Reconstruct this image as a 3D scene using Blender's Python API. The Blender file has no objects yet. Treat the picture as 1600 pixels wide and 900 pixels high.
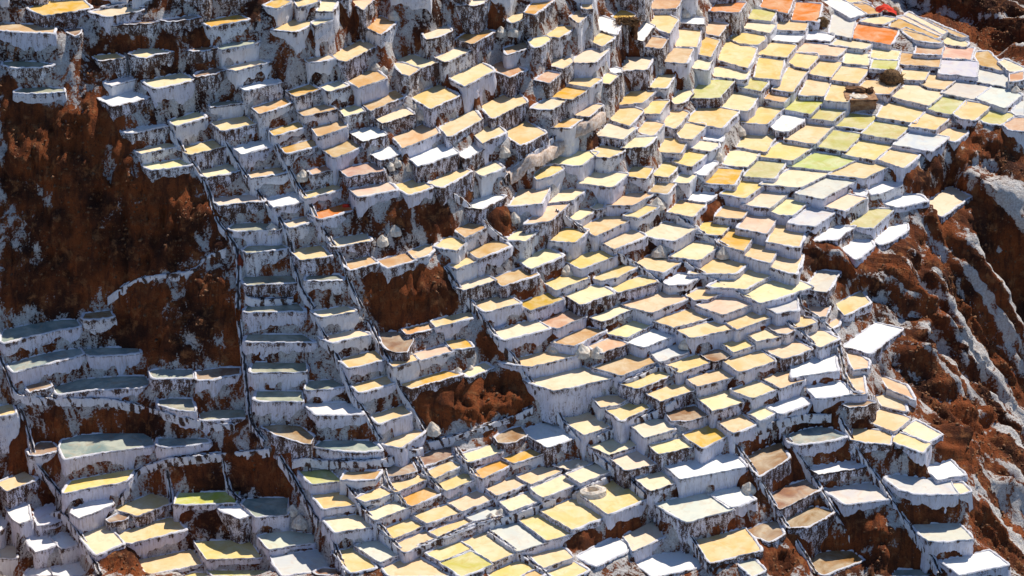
import bpy, math, random
import numpy as np

# ------------------------------------------------------------------ camera, light
S = bpy.context.scene
COL = S.collection
PITCH = math.radians(27)
cam = bpy.data.cameras.new('camera'); cam.sensor_width = 36
cam.lens = 18 / math.tan(math.radians(10)); cam.clip_end = 2000; cam.clip_start = 1
co = bpy.data.objects.new('camera', cam); COL.objects.link(co)
co.location = (0, 0, 300 * math.sin(PITCH)); co.rotation_euler = (math.pi / 2 - PITCH, 0, 0)
S.camera = co
SUN_EL, SUN_AZ = math.radians(50), math.radians(32)      # azimuth: degrees to the right of straight away from the camera
W = bpy.data.worlds.new('World'); S.world = W; W.use_nodes = True
nt = W.node_tree; bg = nt.nodes['Background']
sky = nt.nodes.new('ShaderNodeTexSky'); sky.sky_type = 'NISHITA'; sky.sun_disc = False
sky.sun_elevation = SUN_EL; sky.sun_rotation = SUN_AZ; sky.altitude = 3000
sky.air_density = 1.0; sky.dust_density = .3; sky.ozone_density = 4.5
nt.links.new(sky.outputs[0], bg.inputs[0]); bg.inputs[1].default_value = .12
sun = bpy.data.lights.new('sun', 'SUN'); sun.energy = 5; sun.angle = math.radians(.5); sun.color = (1, .93, .82)
so = bpy.data.objects.new('sun', sun); COL.objects.link(so)
so.rotation_euler = (math.pi / 2 - SUN_EL, 0, math.pi - SUN_AZ)
S.view_settings.view_transform = 'Standard'; S.view_settings.look = 'None'
S.view_settings.exposure = .22; S.view_settings.gamma = 1
S.cycles.max_bounces = 6; S.cycles.diffuse_bounces = 4

# ------------------------------------------------------------------ layout, in centimetres (y from 250 m)
YB = 250.
PONDS = '''b0 -1103 -4568,359 -4557,500 -4388,601 -4110,650 -3743,642 -3662,561 -3614,399 -3847,319 -4179,239 -4466,132|shaded blue green salt pond, nearest such one above the bottom left rust mound
y1 -1643 2443,-728 2321,-306 1810,-540 1938,-956|pale yellow salt pond, nearest such one below the brown ruined terraces
s0 -1423 1722,-569 1410,-215 1897,35 2206,-325|silvery white salt pond, nearest such one left of the brown ruined terraces
y0 -1388 1052,225 660,-66 950,-464 1339,-181|pale yellow salt pond, nearest such one right of the mound with a dark hole
w0 -1219 1539,190 1667,-87 2353,168 2230,450|white salt pond, second nearest such one left of the brown ruined terraces
c0 -692 103,1036 419,782 1032,1053 718,1311|cream salt pond, nearest such one below the trio of salt heaps
y0 -1452 633,-38 285,-296 589,-652 935,-400|pale yellow salt pond, nearest such one below the mound with a dark hole
w1 -1769 1713,-518 1179,-714 1382,-1013 1912,-820|white salt pond, nearest such one right of the low brown bank near the bottom edge
b0 -682 -4666,845 -4414,1013 -4013,1077 -3757,1077 -3677,908 -3820,824 -4224,803 -4595,698|shaded blue green salt pond, second nearest such one below the reddish mud spout
c0 -329 3190,2393 2937,2666 2349,2288 2604,2022|cream salt pond, nearest such one left of the rust ridge at the right edge
y0 -1800 -2471,-616 -2626,-277 -3174,-310 -3013,-648|pale yellow salt pond, third nearest such one right of the bottom left rust mound
s0 -1737 -1915,-562 -2380,-698 -2237,-1049 -1776,-915|silvery white salt pond, second nearest such one below the dark oval hollow
y0 -1881 -3189,-330 -3718,-524 -3594,-798 -3069,-608|pale yellow salt pond, nearest such one right of the bottom left rust mound
s0 -1463 3792,354 3902,434 4177,354 4433,295 4479,41 4238,41 4039,60 3908,138|silvery white salt pond, second nearest such one left of the ravine at the lower right
s0 -1525 344,-782 74,-367 -225,-529 47,-941|silvery white salt pond, nearest such one left of the mound with a dark hole
s0 -1567 3358,17 3145,323 3646,442 3856,134|silvery white salt pond, nearest such one right of the brown ruined terraces
y0 -1687 -3922,-356 -3723,-186 -3439,-34 -3364,-72 -3265,-262 -3500,-394 -3763,-525 -3823,-525|pale yellow salt pond, nearest such one above the bottom left rust mound
w0 -1948 4931,-508 4787,-247 4279,-435 4426,-693|white salt pond, nearest such one below the ravine at the lower right
w1 -774 3879,2432 3472,1890 3735,1748 4145,2285|white salt pond, nearest such one left of the big white flat pond by the ravine
k1 -2020 2953,-351 3079,-182 3245,-126 3425,-145 3527,-313 3335,-425 3100,-591 3025,-536|drained brown salt pond, fourth nearest such one below the brown ruined terraces
y0 -1547 -184,-1106 -493,-727 -252,-536 55,-920|pale yellow salt pond, fourth nearest such one left of the mound with a dark hole
k2 -1255 2336,360 2493,561 2750,723 2794,400 2627,201 2474,44|drained brown salt pond, nearest such one above the brown ruined terraces
c0 -286 2452,2257 2065,2318 2490,2774 2882,2711|cream salt pond, second nearest such one left of the rust ridge at the right edge
b0 -225 -5180,981 -5187,1220 -4941,1352 -4647,1449 -4484,1462 -4412,1308 -4618,1242 -4902,1089 -5145,951|shaded blue green salt pond, nearest such one below the tall dark rust cliff
s0 -1769 4486,1 4026,-42 4144,-367 4600,-325|silvery white salt pond, nearest such one left of the ravine at the lower right
y0 -1595 -1253,-1127 -1083,-983 -909,-928 -591,-1267 -1190,-1267|pale yellow salt pond, eighth nearest such one below the dark oval hollow
e0 158 3047,4402 3550,4265 3920,4631 3413,4771|greenish yellow salt pond, fourth nearest such one below the squat earth hut
y0 -365 1556,2417 1146,2062 1448,1860 1859,2211|pale yellow salt pond, second nearest such one right of the trio of salt heaps
k2 -1524 2578,104 2756,299 3011,438 3117,260 2937,65 2677,-166|drained brown salt pond, nearest such one below the brown ruined terraces
w1 -1093 69,662 360,336 662,546 371,876|white salt pond, nearest such one above the mound with a dark hole
w0 -1652 819,-1008 638,-824 1013,-463 1194,-651|white salt pond, nearest such one below the low brown bank near the bottom edge
t0 -647 827,1195 1114,1021 1518,1349 1230,1526|tan salt pond, nearest such one right of the trio of salt heaps
c0 141 2714,3954 3156,3874 3557,4284 3111,4365|cream salt pond, nearest such one below the squat earth hut
y0 475 2562,5195 2162,5402 1945,4927 2341,4725|pale yellow salt pond, fifth nearest such one above the orange brown outcrop among tan ponds
s0 -1673 -2523,-417 -2428,-360 -2233,-311 -1969,-379 -1949,-547 -2213,-603 -2385,-677 -2452,-566|silvery white salt pond, nearest such one below the pair of heaps beside the grey pond
y0 -1498 591,-666 303,-258 52,-377 343,-782|pale yellow salt pond, second nearest such one below the mound with a dark hole
y0 -1326 -3868,60 -4473,-176 -4421,79 -3810,319|pale yellow salt pond, third nearest such one above the bottom left rust mound
b0 -1500 -2702,-91 -2670,6 -2471,33 -2250,33 -2237,-301 -2445,-320 -2542,-339|shaded blue green salt pond, nearest such one below the dark oval hollow
c0 -265 4753,3986 4567,4267 4960,4808 5145,4519|cream salt pond, third nearest such one above the rust ridge at the right edge
y0 -74 3199,3359 2871,3489 2736,2959 3060,2832|pale yellow salt pond, nearest such one left of the rust ridge at the right edge
c0 343 4782,5655 4373,5934 4624,6353 5035,6068|cream salt pond, nearest such one right of the round brushwood heap
w0 -760 3369,1685 2891,1523 2884,1186 3357,1345|white salt pond, second nearest such one below the rust ridge at the right edge
s0 118 3812,4115 3530,4267 3097,3774 3376,3627|silvery white salt pond, nearest such one below the squat earth hut
c0 -1016 734,1003 464,822 728,450 996,627|cream salt pond, second nearest such one below the trio of salt heaps
e0 -1492 -2772,-83 -3377,-110 -3350,115 -2740,143|greenish yellow salt pond, nearest such one right of the bottom left rust mound
y0 647 2875,6653 2531,6913 2382,6299 2722,6046|pale yellow salt pond, fourth nearest such one right of the brushwood roofed shelter
y0 -1559 -3368,75 -3640,220 -4007,-81 -3736,-223|pale yellow salt pond, second nearest such one above the bottom left rust mound
c0 -1661 -4063,-215 -4294,-431 -4077,-780 -3847,-569|cream salt pond, nearest such one above the bottom left rust mound
b0 -437 -5111,884 -4910,1033 -4624,1176 -4426,1228 -4372,1098 -4595,969 -4875,799 -5024,715|shaded blue green salt pond, third nearest such one below the tall dark rust cliff
y0 -226 1878,2505 2359,2505 2598,2862 2112,2862|pale yellow salt pond, second nearest such one below the orange brown outcrop among tan ponds
y0 286 4167,5474 4597,5287 4756,5729 4321,5920|pale yellow salt pond, nearest such one right of the squat earth hut
y1 1167 172,3855 33,4209 -349,3767 -209,3422|pale yellow salt pond, second nearest such one above the long pale footpath
b0 -1179 2785,710 2949,833 3141,916 3281,874 3408,710 3174,608 2924,552 2826,588|shaded blue green salt pond, nearest such one above the brown ruined terraces
O0 512 4501,7091 4038,7309 4184,7786 4652,7562|deep orange salt pond, nearest such one below the red tarp
e0 -1551 -484,-1341 -700,-1106 -400,-894 -185,-1132|greenish yellow salt pond, nearest such one left of the mound with a dark hole
y0 246 3065,4936 3408,4803 3659,5302 3312,5439|pale yellow salt pond, third nearest such one left of the squat earth hut
g1 2457 -5054,3339 -4942,3510 -4774,3579 -4511,3579 -4405,3362 -4542,3265 -4717,3170 -4868,3136|golden ochre salt pond, second nearest such one above the tall dark rust cliff
k2 -1658 2708,-100 2838,15 3030,131 3243,34 3129,-100 2955,-252 2772,-290|drained brown salt pond, second nearest such one below the brown ruined terraces
p0 -20 2910,3524 2613,3684 2436,3193 2730,3038|pinkish beige salt pond, nearest such one below the squat earth hut
y0 205 2734,4552 3123,4445 3416,4859 3024,4968|pale yellow salt pond, sixth nearest such one left of the squat earth hut
c0 -1637 1498,-482 1424,-172 1110,-459 1186,-763|cream salt pond, nearest such one right of the low brown bank near the bottom edge
s0 231 4289,4820 4684,4652 4943,5033 4545,5206|silvery white salt pond, nearest such one right of the squat earth hut
y0 -553 414,1412 -118,1154 174,1037 706,1293|pale yellow salt pond, nearest such one left of the trio of salt heaps
y0 -382 2548,2116 2293,2344 1936,2073 2192,1849|pale yellow salt pond, seventh nearest such one below the orange brown outcrop among tan ponds
e1 586 2190,5862 1981,5317 2357,5317 2571,5862|greenish yellow salt pond, nearest such one right of the brushwood roofed shelter
y0 -1579 -1520,-761 -1760,-856 -1559,-1234 -1322,-1141|pale yellow salt pond, nearest such one below the pair of heaps beside the grey pond
y0 -452 1905,2155 1452,1883 1678,1697 2130,1966|pale yellow salt pond, fifth nearest such one right of the trio of salt heaps
p0 1173 -762,3023 -870,3347 -1253,2936 -1143,2620|pinkish beige salt pond, nearest such one above the round rust mound
c0 -12 1733,2858 1376,3000 1649,3339 2009,3194|cream salt pond, nearest such one below the orange brown outcrop among tan ponds
y1 967 358,3486 130,3853 -135,3525 94,3165|pale yellow salt pond, nearest such one above the long pale footpath
y0 -663 2724,1369 2576,1616 2180,1365 2330,1122|pale yellow salt pond, fifth nearest such one above the brown ruined terraces
g0 -1050 2004,774 1723,507 1906,244 2186,507|golden ochre salt pond, nearest such one left of the brown ruined terraces
y1 1387 -1078,3489 -857,3174 -565,3526 -785,3848|pale yellow salt pond, third nearest such one below the shaggy brown outcrop at the top
c0 -337 225,1685 -234,1427 -73,1222 384,1476|cream salt pond, nearest such one left of the trio of salt heaps
e0 205 3730,4689 3413,4823 3656,5305 3976,5168|greenish yellow salt pond, third nearest such one below the squat earth hut
y0 149 3489,4198 3884,4094 4238,4441 3842,4546|pale yellow salt pond, third nearest such one below the squat earth hut
y0 187 3699,4656 4035,4498 4301,4904 3961,5066|pale yellow salt pond, nearest such one below the squat earth hut
s0 414 5426,6331 5004,6457 5084,6928 5511,6800|silvery white salt pond, nearest such one right of the round brushwood heap
b0 -968 -1979,127 -1916,247 -1677,275 -1415,247 -1298,75 -1486,36 -1766,67|shaded blue green salt pond, nearest such one right of the dark oval hollow
p0 -204 3128,2923 2860,3082 2737,2604 3002,2450|pinkish beige salt pond, nearest such one left of the rust ridge at the right edge
y0 -1163 3897,769 3645,1011 3855,1293 4107,1046|pale yellow salt pond, nearest such one below the big white flat pond by the ravine
w0 -1419 2420,-130 2248,160 1975,-21 2148,-308|white salt pond, nearest such one left of the brown ruined terraces
c0 430 694,3370 1073,3257 1261,3611 878,3726|cream salt pond, second nearest such one right of the long pale footpath
c1 -1188 972,320 1130,33 1446,163 1290,453|cream salt pond, nearest such one right of the mound with a dark hole
c0 -994 1512,809 1187,631 1337,355 1660,530|cream salt pond, third nearest such one below the trio of salt heaps
y0 133 1253,3043 1103,3287 728,2904 879,2666|pale yellow salt pond, fifth nearest such one below the long pale footpath
e0 247 3949,5082 4327,4920 4540,5296 4159,5461|greenish yellow salt pond, second nearest such one below the squat earth hut
k2 -900 -2518,432 -2340,472 -2136,432 -1982,230 -2011,51 -2177,150 -2386,270|drained brown salt pond, nearest such one above the dark oval hollow
c0 -140 1677,2735 1998,2655 2253,3037 1929,3119|cream salt pond, second nearest such one below the orange brown outcrop among tan ponds
s0 354 5903,5962 5626,6254 5361,5851 5637,5564|silvery white salt pond, fourth nearest such one right of the round brushwood heap
c0 -861 2368,851 2223,1125 1887,939 2034,669|cream salt pond, second nearest such one above the brown ruined terraces
c0 -1396 -1502,-447 -1856,-545 -1726,-795 -1375,-699|cream salt pond, nearest such one right of the pair of heaps beside the grey pond
e0 177 2552,4086 2881,4025 3054,4478 2721,4540|greenish yellow salt pond, nearest such one right of the orange brown outcrop among tan ponds
g0 -93 2624,3187 2352,3392 2199,2974 2468,2774|golden ochre salt pond, nearest such one below the orange brown outcrop among tan ponds
w0 1049 -563,2788 -685,3039 -1097,2698 -973,2452|white salt pond, nearest such one above the round rust mound
y0 228 2518,4774 2836,4620 2989,5067 2667,5225|pale yellow salt pond, third nearest such one above the orange brown outcrop among tan ponds
c0 70 2798,3493 2502,3594 2761,4014 3059,3911|cream salt pond, nearest such one right of the orange brown outcrop among tan ponds
y0 -648 3124,1603 2921,1841 2597,1612 2801,1377|pale yellow salt pond, third nearest such one below the rust ridge at the right edge
d1 -451 -2637,761 -2622,952 -2093,944 -2070,740 -2343,740 -2605,732|shaded olive salt pond, third nearest such one above the dark oval hollow
w0 -711 -2110,562 -1942,327 -1495,354 -1661,590|white salt pond, nearest such one right of the dark oval hollow
e0 -128 3635,3433 3923,3413 4215,3892 3923,3913|greenish yellow salt pond, nearest such one above the rust ridge at the right edge
s0 349 4965,6016 5318,5832 5573,6204 5218,6392|silvery white salt pond, second nearest such one right of the round brushwood heap
y1 1172 -668,2913 -773,3183 -422,3665 -319,3387|pale yellow salt pond, second nearest such one left of the long pale footpath
k2 -283 -1363,1286 -1200,1308 -1033,1199 -1010,1112 -1062,854 -1204,854 -1312,1026|drained brown salt pond, nearest such one below the steep rust bank in the middle
c1 -1140 1090,672 770,448 978,263 1298,484|cream salt pond, third nearest such one above the mound with a dark hole
c1 -223 907,2275 550,2004 712,1780 1068,2047|cream salt pond, second nearest such one above the trio of salt heaps
p0 -153 2471,2781 2743,2609 2871,3013 2597,3189|pinkish beige salt pond, nearest such one below the orange brown outcrop among tan ponds
y0 548 2799,6010 3083,5943 3185,6547 2896,6616|pale yellow salt pond, seventh nearest such one left of the large orange pond
y0 -44 949,2769 559,2451 725,2255 1114,2570|pale yellow salt pond, fourth nearest such one above the trio of salt heaps
s0 -1542 -1370,-660 -1541,-812 -1275,-1110 -1104,-961|silvery white salt pond, third nearest such one below the dark oval hollow
y1 1830 -1950,3556 -1766,3382 -1416,3870 -1600,4050|pale yellow salt pond, nearest such one below the rust rock outcrop at the top
y0 -178 1238,2589 1597,2444 1832,2706 1471,2854|pale yellow salt pond, third nearest such one below the orange brown outcrop among tan ponds
y1 -1190 3899,820 3506,903 3447,645 3837,563|pale yellow salt pond, nearest such one right of the brown ruined terraces
y0 -1605 307,-1115 179,-894 474,-698 601,-921|pale yellow salt pond, third nearest such one below the mound with a dark hole
y0 356 2572,5162 2882,5097 3112,5574 2798,5640|pale yellow salt pond, seventh nearest such one left of the squat earth hut
y0 -476 2146,1911 1699,1707 1856,1517 2301,1718|pale yellow salt pond, sixth nearest such one right of the trio of salt heaps
s0 6 3244,3164 2986,3266 3278,3680 3537,3575|silvery white salt pond, nearest such one above the rust ridge at the right edge
w0 -874 3110,962 3024,1229 3408,1307 3492,1038|white salt pond, nearest such one below the big white flat pond by the ravine
y0 482 -32,2683 300,2745 407,3162 72,3098|pale yellow salt pond, second nearest such one below the long pale footpath
e0 236 3845,5722 3637,5342 4003,5235 4214,5613|greenish yellow salt pond, nearest such one below the squat earth hut
y0 -1304 -1680,-165 -1992,-234 -1852,-504 -1542,-436|pale yellow salt pond, nearest such one below the dark oval hollow
c0 467 2667,5214 2361,5311 2533,5784 2842,5684|cream salt pond, nearest such one left of the squat earth hut
y0 495 3993,7058 3480,7219 3320,6912 3829,6754|pale yellow salt pond, nearest such one left of the large orange pond
c0 607 394,3489 744,3432 940,3793 586,3851|cream salt pond, nearest such one right of the long pale footpath
y1 -892 960,732 1108,523 1404,793 1256,1006|pale yellow salt pond, second nearest such one below the trio of salt heaps
c0 -1341 187,-52 310,-235 645,28 522,215|cream salt pond, nearest such one left of the mound with a dark hole
g0 192 2104,3879 2433,3831 2558,4236 2225,4285|golden ochre salt pond, nearest such one above the orange brown outcrop among tan ponds
y0 1473 -506,3574 -665,3814 -359,4258 -199,4013|pale yellow salt pond, second nearest such one below the shaggy brown outcrop at the top
y0 472 3464,6414 3246,6511 3004,5847 3219,5753|pale yellow salt pond, fourth nearest such one left of the squat earth hut
O0 639 3363,7570 3666,7503 3774,8097 3467,8165|deep orange salt pond, nearest such one left of the large orange pond
t0 -461 745,1744 401,1384 633,1313 978,1672|tan salt pond, nearest such one above the trio of salt heaps
y0 187 4084,4507 4339,4281 4559,4643 4302,4873|pale yellow salt pond, second nearest such one below the squat earth hut
k2 -1674 2324,-302 2492,-188 2659,-112 2697,-377 2546,-527 2396,-415|drained brown salt pond, third nearest such one below the brown ruined terraces
y0 -1383 -339,-14 -654,-245 -495,-415 -181,-187|pale yellow salt pond, third nearest such one left of the mound with a dark hole
c0 209 2340,4357 2447,4724 2770,4691 2761,4572 2603,4251 2408,4304|cream salt pond, second nearest such one above the orange brown outcrop among tan ponds
y0 129 2813,4016 2547,4127 2277,3742 2540,3633|pale yellow salt pond, nearest such one right of the orange brown outcrop among tan ponds
s0 529 3801,7413 4055,7257 4168,7884 3910,8045|silvery white salt pond, nearest such one left of the large orange pond
t0 430 4573,6693 5019,6594 5082,6953 4632,7054|tan salt pond, nearest such one right of the round brushwood heap
y0 -138 -74,1864 -434,1656 -264,1458 94,1663|pale yellow salt pond, second nearest such one left of the trio of salt heaps
s1 -350 3285,2851 3104,2379 3322,2317 3506,2788|silvery white salt pond, nearest such one left of the rust ridge at the right edge
d0 -239 -2705,1029 -2691,1159 -2140,1150 -1998,986 -2313,994 -2658,994|shaded olive salt pond, second nearest such one below the reddish mud spout
d0 -649 -2587,536 -2580,702 -2125,702 -2101,495 -2333,495 -2555,507|shaded olive salt pond, nearest such one above the dark oval hollow
w0 -536 1507,1839 1156,1557 1357,1420 1708,1700|white salt pond, nearest such one right of the trio of salt heaps
y0 -1397 -496,-419 -629,-252 -975,-462 -841,-627|pale yellow salt pond, seventh nearest such one below the broad furrowed rust bank
c0 51 377,2583 53,2266 203,2064 526,2377|cream salt pond, second nearest such one right of the round rust mound
c1 -1278 1639,-47 1491,199 1231,27 1380,-216|cream salt pond, second nearest such one right of the mound with a dark hole
y1 -720 1488,1302 1098,988 1276,880 1667,1192|pale yellow salt pond, nearest such one right of the trio of salt heaps
c0 -1299 855,396 546,149 688,-26 997,218|cream salt pond, nearest such one above the mound with a dark hole
w0 -1427 4187,525 4301,256 4590,371 4479,641|white salt pond, nearest such one left of the ravine at the lower right
e0 324 4762,5618 4984,5995 5245,5878 5229,5762 5014,5446 4854,5531|greenish yellow salt pond, nearest such one right of the round brushwood heap
y0 397 3314,5843 3596,5808 3743,6334 3457,6369|pale yellow salt pond, second nearest such one left of the squat earth hut
k1 -943 1559,770 1707,874 1874,937 2005,729 1795,606 1613,606|drained brown salt pond, nearest such one left of the brown ruined terraces
y1 -795 1873,994 1742,1169 1372,922 1504,750|pale yellow salt pond, third nearest such one right of the trio of salt heaps
y0 -742 1783,1140 1893,960 2296,1184 2187,1367|pale yellow salt pond, fourth nearest such one above the brown ruined terraces
y0 429 4009,6105 3705,6230 3887,6667 4195,6540|pale yellow salt pond, second nearest such one above the squat earth hut
y0 -1434 -1016,-455 -1303,-701 -1155,-858 -868,-614|pale yellow salt pond, third nearest such one below the dark oval hollow
y0 331 5038,5459 5239,5833 5499,5717 5459,5602 5250,5260 5121,5316|pale yellow salt pond, third nearest such one right of the round brushwood heap
c0 -1202 4212,613 3984,896 4169,1075 4396,788|cream salt pond, nearest such one below the big white flat pond by the ravine
y0 -810 2731,1050 2509,1225 2231,1015 2453,843|pale yellow salt pond, second nearest such one above the brown ruined terraces
y0 -1315 53,135 187,-22 504,246 371,406|pale yellow salt pond, nearest such one left of the mound with a dark hole
W0 -1478 -4394,-298 -4359,-184 -4225,-69 -4053,-3 -3987,-126 -4138,-279 -4291,-401|bright white salt pond, nearest such one above the bottom left rust mound
y0 289 4504,5193 4789,5093 5035,5492 4747,5594|pale yellow salt pond, second nearest such one below the round brushwood heap
y0 388 3971,5985 4352,5882 4526,6222 4142,6327|pale yellow salt pond, nearest such one left of the round brushwood heap
s0 367 5432,6299 5768,6139 5845,6551 5506,6714|silvery white salt pond, third nearest such one right of the round brushwood heap
w2 -1410 2995,476 3105,331 3588,484 3480,631|white salt pond, nearest such one right of the brown ruined terraces
y0 -1546 -396,-854 -533,-707 -837,-945 -700,-1090|pale yellow salt pond, ninth nearest such one left of the mound with a dark hole
t0 -348 272,1632 460,1480 768,1759 580,1914|tan salt pond, second nearest such one above the trio of salt heaps
t1 0 154,2235 -215,1960 -97,1769 272,2041|tan salt pond, second nearest such one right of the steep rust bank in the middle
W0 -1618 -4808,-51 -4735,64 -4612,122 -4562,-90 -4489,-185 -4605,-280 -4729,-318|bright white salt pond, sixth nearest such one left of the bottom left rust mound
c0 -1393 206,-1 -118,-225 -22,-408 301,-187|cream salt pond, second nearest such one left of the mound with a dark hole
e0 346 3600,5782 3297,5932 3102,5561 3402,5414|greenish yellow salt pond, second nearest such one left of the squat earth hut
y0 -664 1705,1105 1579,1301 1914,1527 2039,1329|pale yellow salt pond, fourth nearest such one right of the trio of salt heaps
y0 -462 2706,1951 2596,2140 2227,1862 2338,1676|pale yellow salt pond, tenth nearest such one below the orange brown outcrop among tan ponds
y0 -1461 -342,-551 -485,-425 -810,-683 -667,-806|pale yellow salt pond, sixth nearest such one left of the mound with a dark hole
y0 921 1856,6044 2121,6010 2204,6562 1936,6596|pale yellow salt pond, second nearest such one right of the brushwood roofed shelter
d1 212 -2751,1497 -2728,1588 -2257,1597 -2174,1430 -2368,1430 -2689,1362|shaded olive salt pond, second nearest such one right of the reddish mud spout
y0 351 130,2523 403,2585 607,3031 330,2966|pale yellow salt pond, third nearest such one below the long pale footpath
e0 -1193 -1836,92 -2123,31 -1978,-222 -1692,-161|greenish yellow salt pond, nearest such one above the pair of heaps beside the grey pond
y0 -790 2748,1011 2576,1232 2845,1421 3016,1197|pale yellow salt pond, third nearest such one above the brown ruined terraces
y0 393 3589,5699 3853,5635 3989,6133 3722,6200|pale yellow salt pond, nearest such one left of the squat earth hut
y0 33 1296,3070 949,2740 1085,2560 1431,2886|pale yellow salt pond, sixth nearest such one below the long pale footpath
y0 -137 816,2227 681,2405 324,2120 460,1946|pale yellow salt pond, nearest such one above the trio of salt heaps
g2 -579 -679,1014 -1174,716 -1014,635 -520,932|golden ochre salt pond, nearest such one left of the broad furrowed rust bank
y0 568 2889,6655 3218,6544 3368,6948 3037,7061|pale yellow salt pond, fifth nearest such one left of the large orange pond
s0 -1447 -317,-579 -455,-427 -150,-207 -12,-360|silvery white salt pond, second nearest such one left of the mound with a dark hole
y0 722 1460,4646 1240,4835 1069,4408 1288,4222|pale yellow salt pond, second nearest such one right of the long pale footpath
y0 442 3716,6257 3452,6375 3628,6846 3894,6725|pale yellow salt pond, second nearest such one left of the large orange pond
d0 -869 -3171,639 -3007,721 -2722,721 -2678,557 -2948,516 -3138,503|shaded olive salt pond, nearest such one left of the dark oval hollow
c0 33 3377,3625 3618,3507 3898,3838 3655,3958|cream salt pond, nearest such one above the rust ridge at the right edge
s0 -397 2657,2063 2846,2316 3019,2363 2987,1995 2772,1927|silvery white salt pond, nearest such one below the orange brown outcrop among tan ponds
c1 -1083 1731,519 1374,371 1467,180 1822,325|cream salt pond, nearest such one left of the brown ruined terraces
c0 698 1205,3914 905,4038 1068,4370 1370,4243|cream salt pond, third nearest such one right of the long pale footpath
t0 2330 -4738,2964 -4767,3171 -5353,3248 -5320,3040|tan salt pond, nearest such one left of the top left golden basin
c0 599 2666,5811 2237,5941 2331,6236 2763,6104|cream salt pond, third nearest such one right of the brushwood roofed shelter
t0 1617 -1327,3458 -1481,3717 -1770,3440 -1615,3185|tan salt pond, nearest such one below the rust rock outcrop at the top
y0 -377 -1298,876 -1400,1074 -1741,877 -1637,682|pale yellow salt pond, nearest such one below the steep rust bank in the middle
w0 -938 2943,1149 2587,884 2732,750 3087,1013|white salt pond, nearest such one above the brown ruined terraces
p0 14 2196,3400 2476,3340 2639,3697 2356,3758|pinkish beige salt pond, nearest such one right of the orange brown outcrop among tan ponds
y0 -1479 -1045,-1030 -1151,-878 -852,-630 -746,-784|pale yellow salt pond, fifth nearest such one below the dark oval hollow
y0 1432 -2796,2917 -3138,2728 -3003,2488 -2663,2675|pale yellow salt pond, second nearest such one above the tall dark rust cliff
c0 -498 1275,1974 979,1666 1187,1570 1485,1875|cream salt pond, nearest such one right of the trio of salt heaps
y0 -244 1445,2525 1014,2270 1114,2101 1543,2353|pale yellow salt pond, second nearest such one above the trio of salt heaps
c0 36 2805,3508 3005,3814 3222,3788 3223,3686 3033,3382 2884,3407|cream salt pond, second nearest such one right of the orange brown outcrop among tan ponds
p1 -561 3509,2192 3440,2448 3744,2747 3811,2486|pinkish beige salt pond, nearest such one below the rust ridge at the right edge
d0 -1 -2716,1210 -2696,1343 -2189,1388 -2116,1210 -2401,1210 -2684,1188|shaded olive salt pond, nearest such one below the reddish mud spout
c0 -1325 -1348,-688 -1437,-532 -1103,-284 -1015,-443|cream salt pond, nearest such one right of the dark oval hollow
k1 -1179 -978,270 -800,430 -619,490 -596,310 -774,171 -913,112|drained brown salt pond, second nearest such one below the broad furrowed rust bank
y0 -980 2475,610 2335,842 2093,648 2234,420|pale yellow salt pond, nearest such one above the brown ruined terraces
t0 -209 396,2044 44,1788 190,1628 542,1882|tan salt pond, third nearest such one above the trio of salt heaps
y0 87 1678,3363 1951,3240 2108,3562 1833,3688|pale yellow salt pond, nearest such one left of the orange brown outcrop among tan ponds
y0 -1628 92,-905 -250,-1181 -91,-1348 252,-1075|pale yellow salt pond, fifth nearest such one below the mound with a dark hole
w0 302 2925,5158 3091,5526 3338,5469 3314,5327 3117,5019 2984,5046|white salt pond, nearest such one left of the squat earth hut
t1 1034 -1695,2230 -1824,2445 -1439,2586 -1312,2369|tan salt pond, nearest such one above the red cloth
y0 -1234 -1299,-183 -1154,-304 -837,-52 -982,71|pale yellow salt pond, fifth nearest such one below the broad furrowed rust bank
c1 1843 -3300,2881 -3453,3073 -3836,2845 -3682,2656|cream salt pond, sixth nearest such one right of the top left golden basin
y0 1141 1922,6324 1703,6640 1580,6178 1797,5869|pale yellow salt pond, nearest such one right of the brushwood roofed shelter
t0 238 -28,2227 -160,2406 -468,2104 -336,1928|tan salt pond, second nearest such one right of the round rust mound
y0 -981 -1110,128 -1291,205 -1074,539 -891,460|pale yellow salt pond, second nearest such one left of the broad furrowed rust bank
y1 447 -1971,1824 -2279,1717 -2148,1468 -1842,1574|pale yellow salt pond, nearest such one below the red cloth
y0 -1333 43,183 -262,-56 -155,-215 149,21|pale yellow salt pond, second nearest such one left of the mound with a dark hole
W0 -1913 -4557,-629 -4411,-537 -4319,-482 -4182,-772 -4517,-772|bright white salt pond, nearest such one left of the bottom left rust mound
k0 -544 -3214,930 -2976,1003 -2773,1003 -2762,875 -2940,825 -3035,749 -3186,749|drained brown salt pond, second nearest such one above the dark oval hollow
t0 1183 -1711,2863 -1982,2572 -1838,2361 -1568,2649|tan salt pond, third nearest such one above the red cloth
g0 -1305 -1130,-328 -985,-452 -708,-200 -854,-74|golden ochre salt pond, nearest such one right of the dark oval hollow
y0 -167 854,2270 1009,2529 1246,2648 1328,2553 1107,2294 937,2224|pale yellow salt pond, third nearest such one above the trio of salt heaps
y0 359 4761,6269 4916,6569 5186,6478 5181,6358 5017,6091 4839,6150|pale yellow salt pond, second nearest such one right of the round brushwood heap
y0 144 387,2552 661,2496 819,2810 542,2867|pale yellow salt pond, fourth nearest such one below the long pale footpath
y1 1271 -3110,2637 -3476,2410 -3318,2244 -2953,2468|pale yellow salt pond, nearest such one above the tall dark rust cliff
y0 355 2171,4323 1967,4478 1761,4095 1963,3944|pale yellow salt pond, nearest such one above the orange brown outcrop among tan ponds
y0 -1202 4155,432 3851,651 3958,825 4263,604|pale yellow salt pond, nearest such one left of the ravine at the lower right
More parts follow.
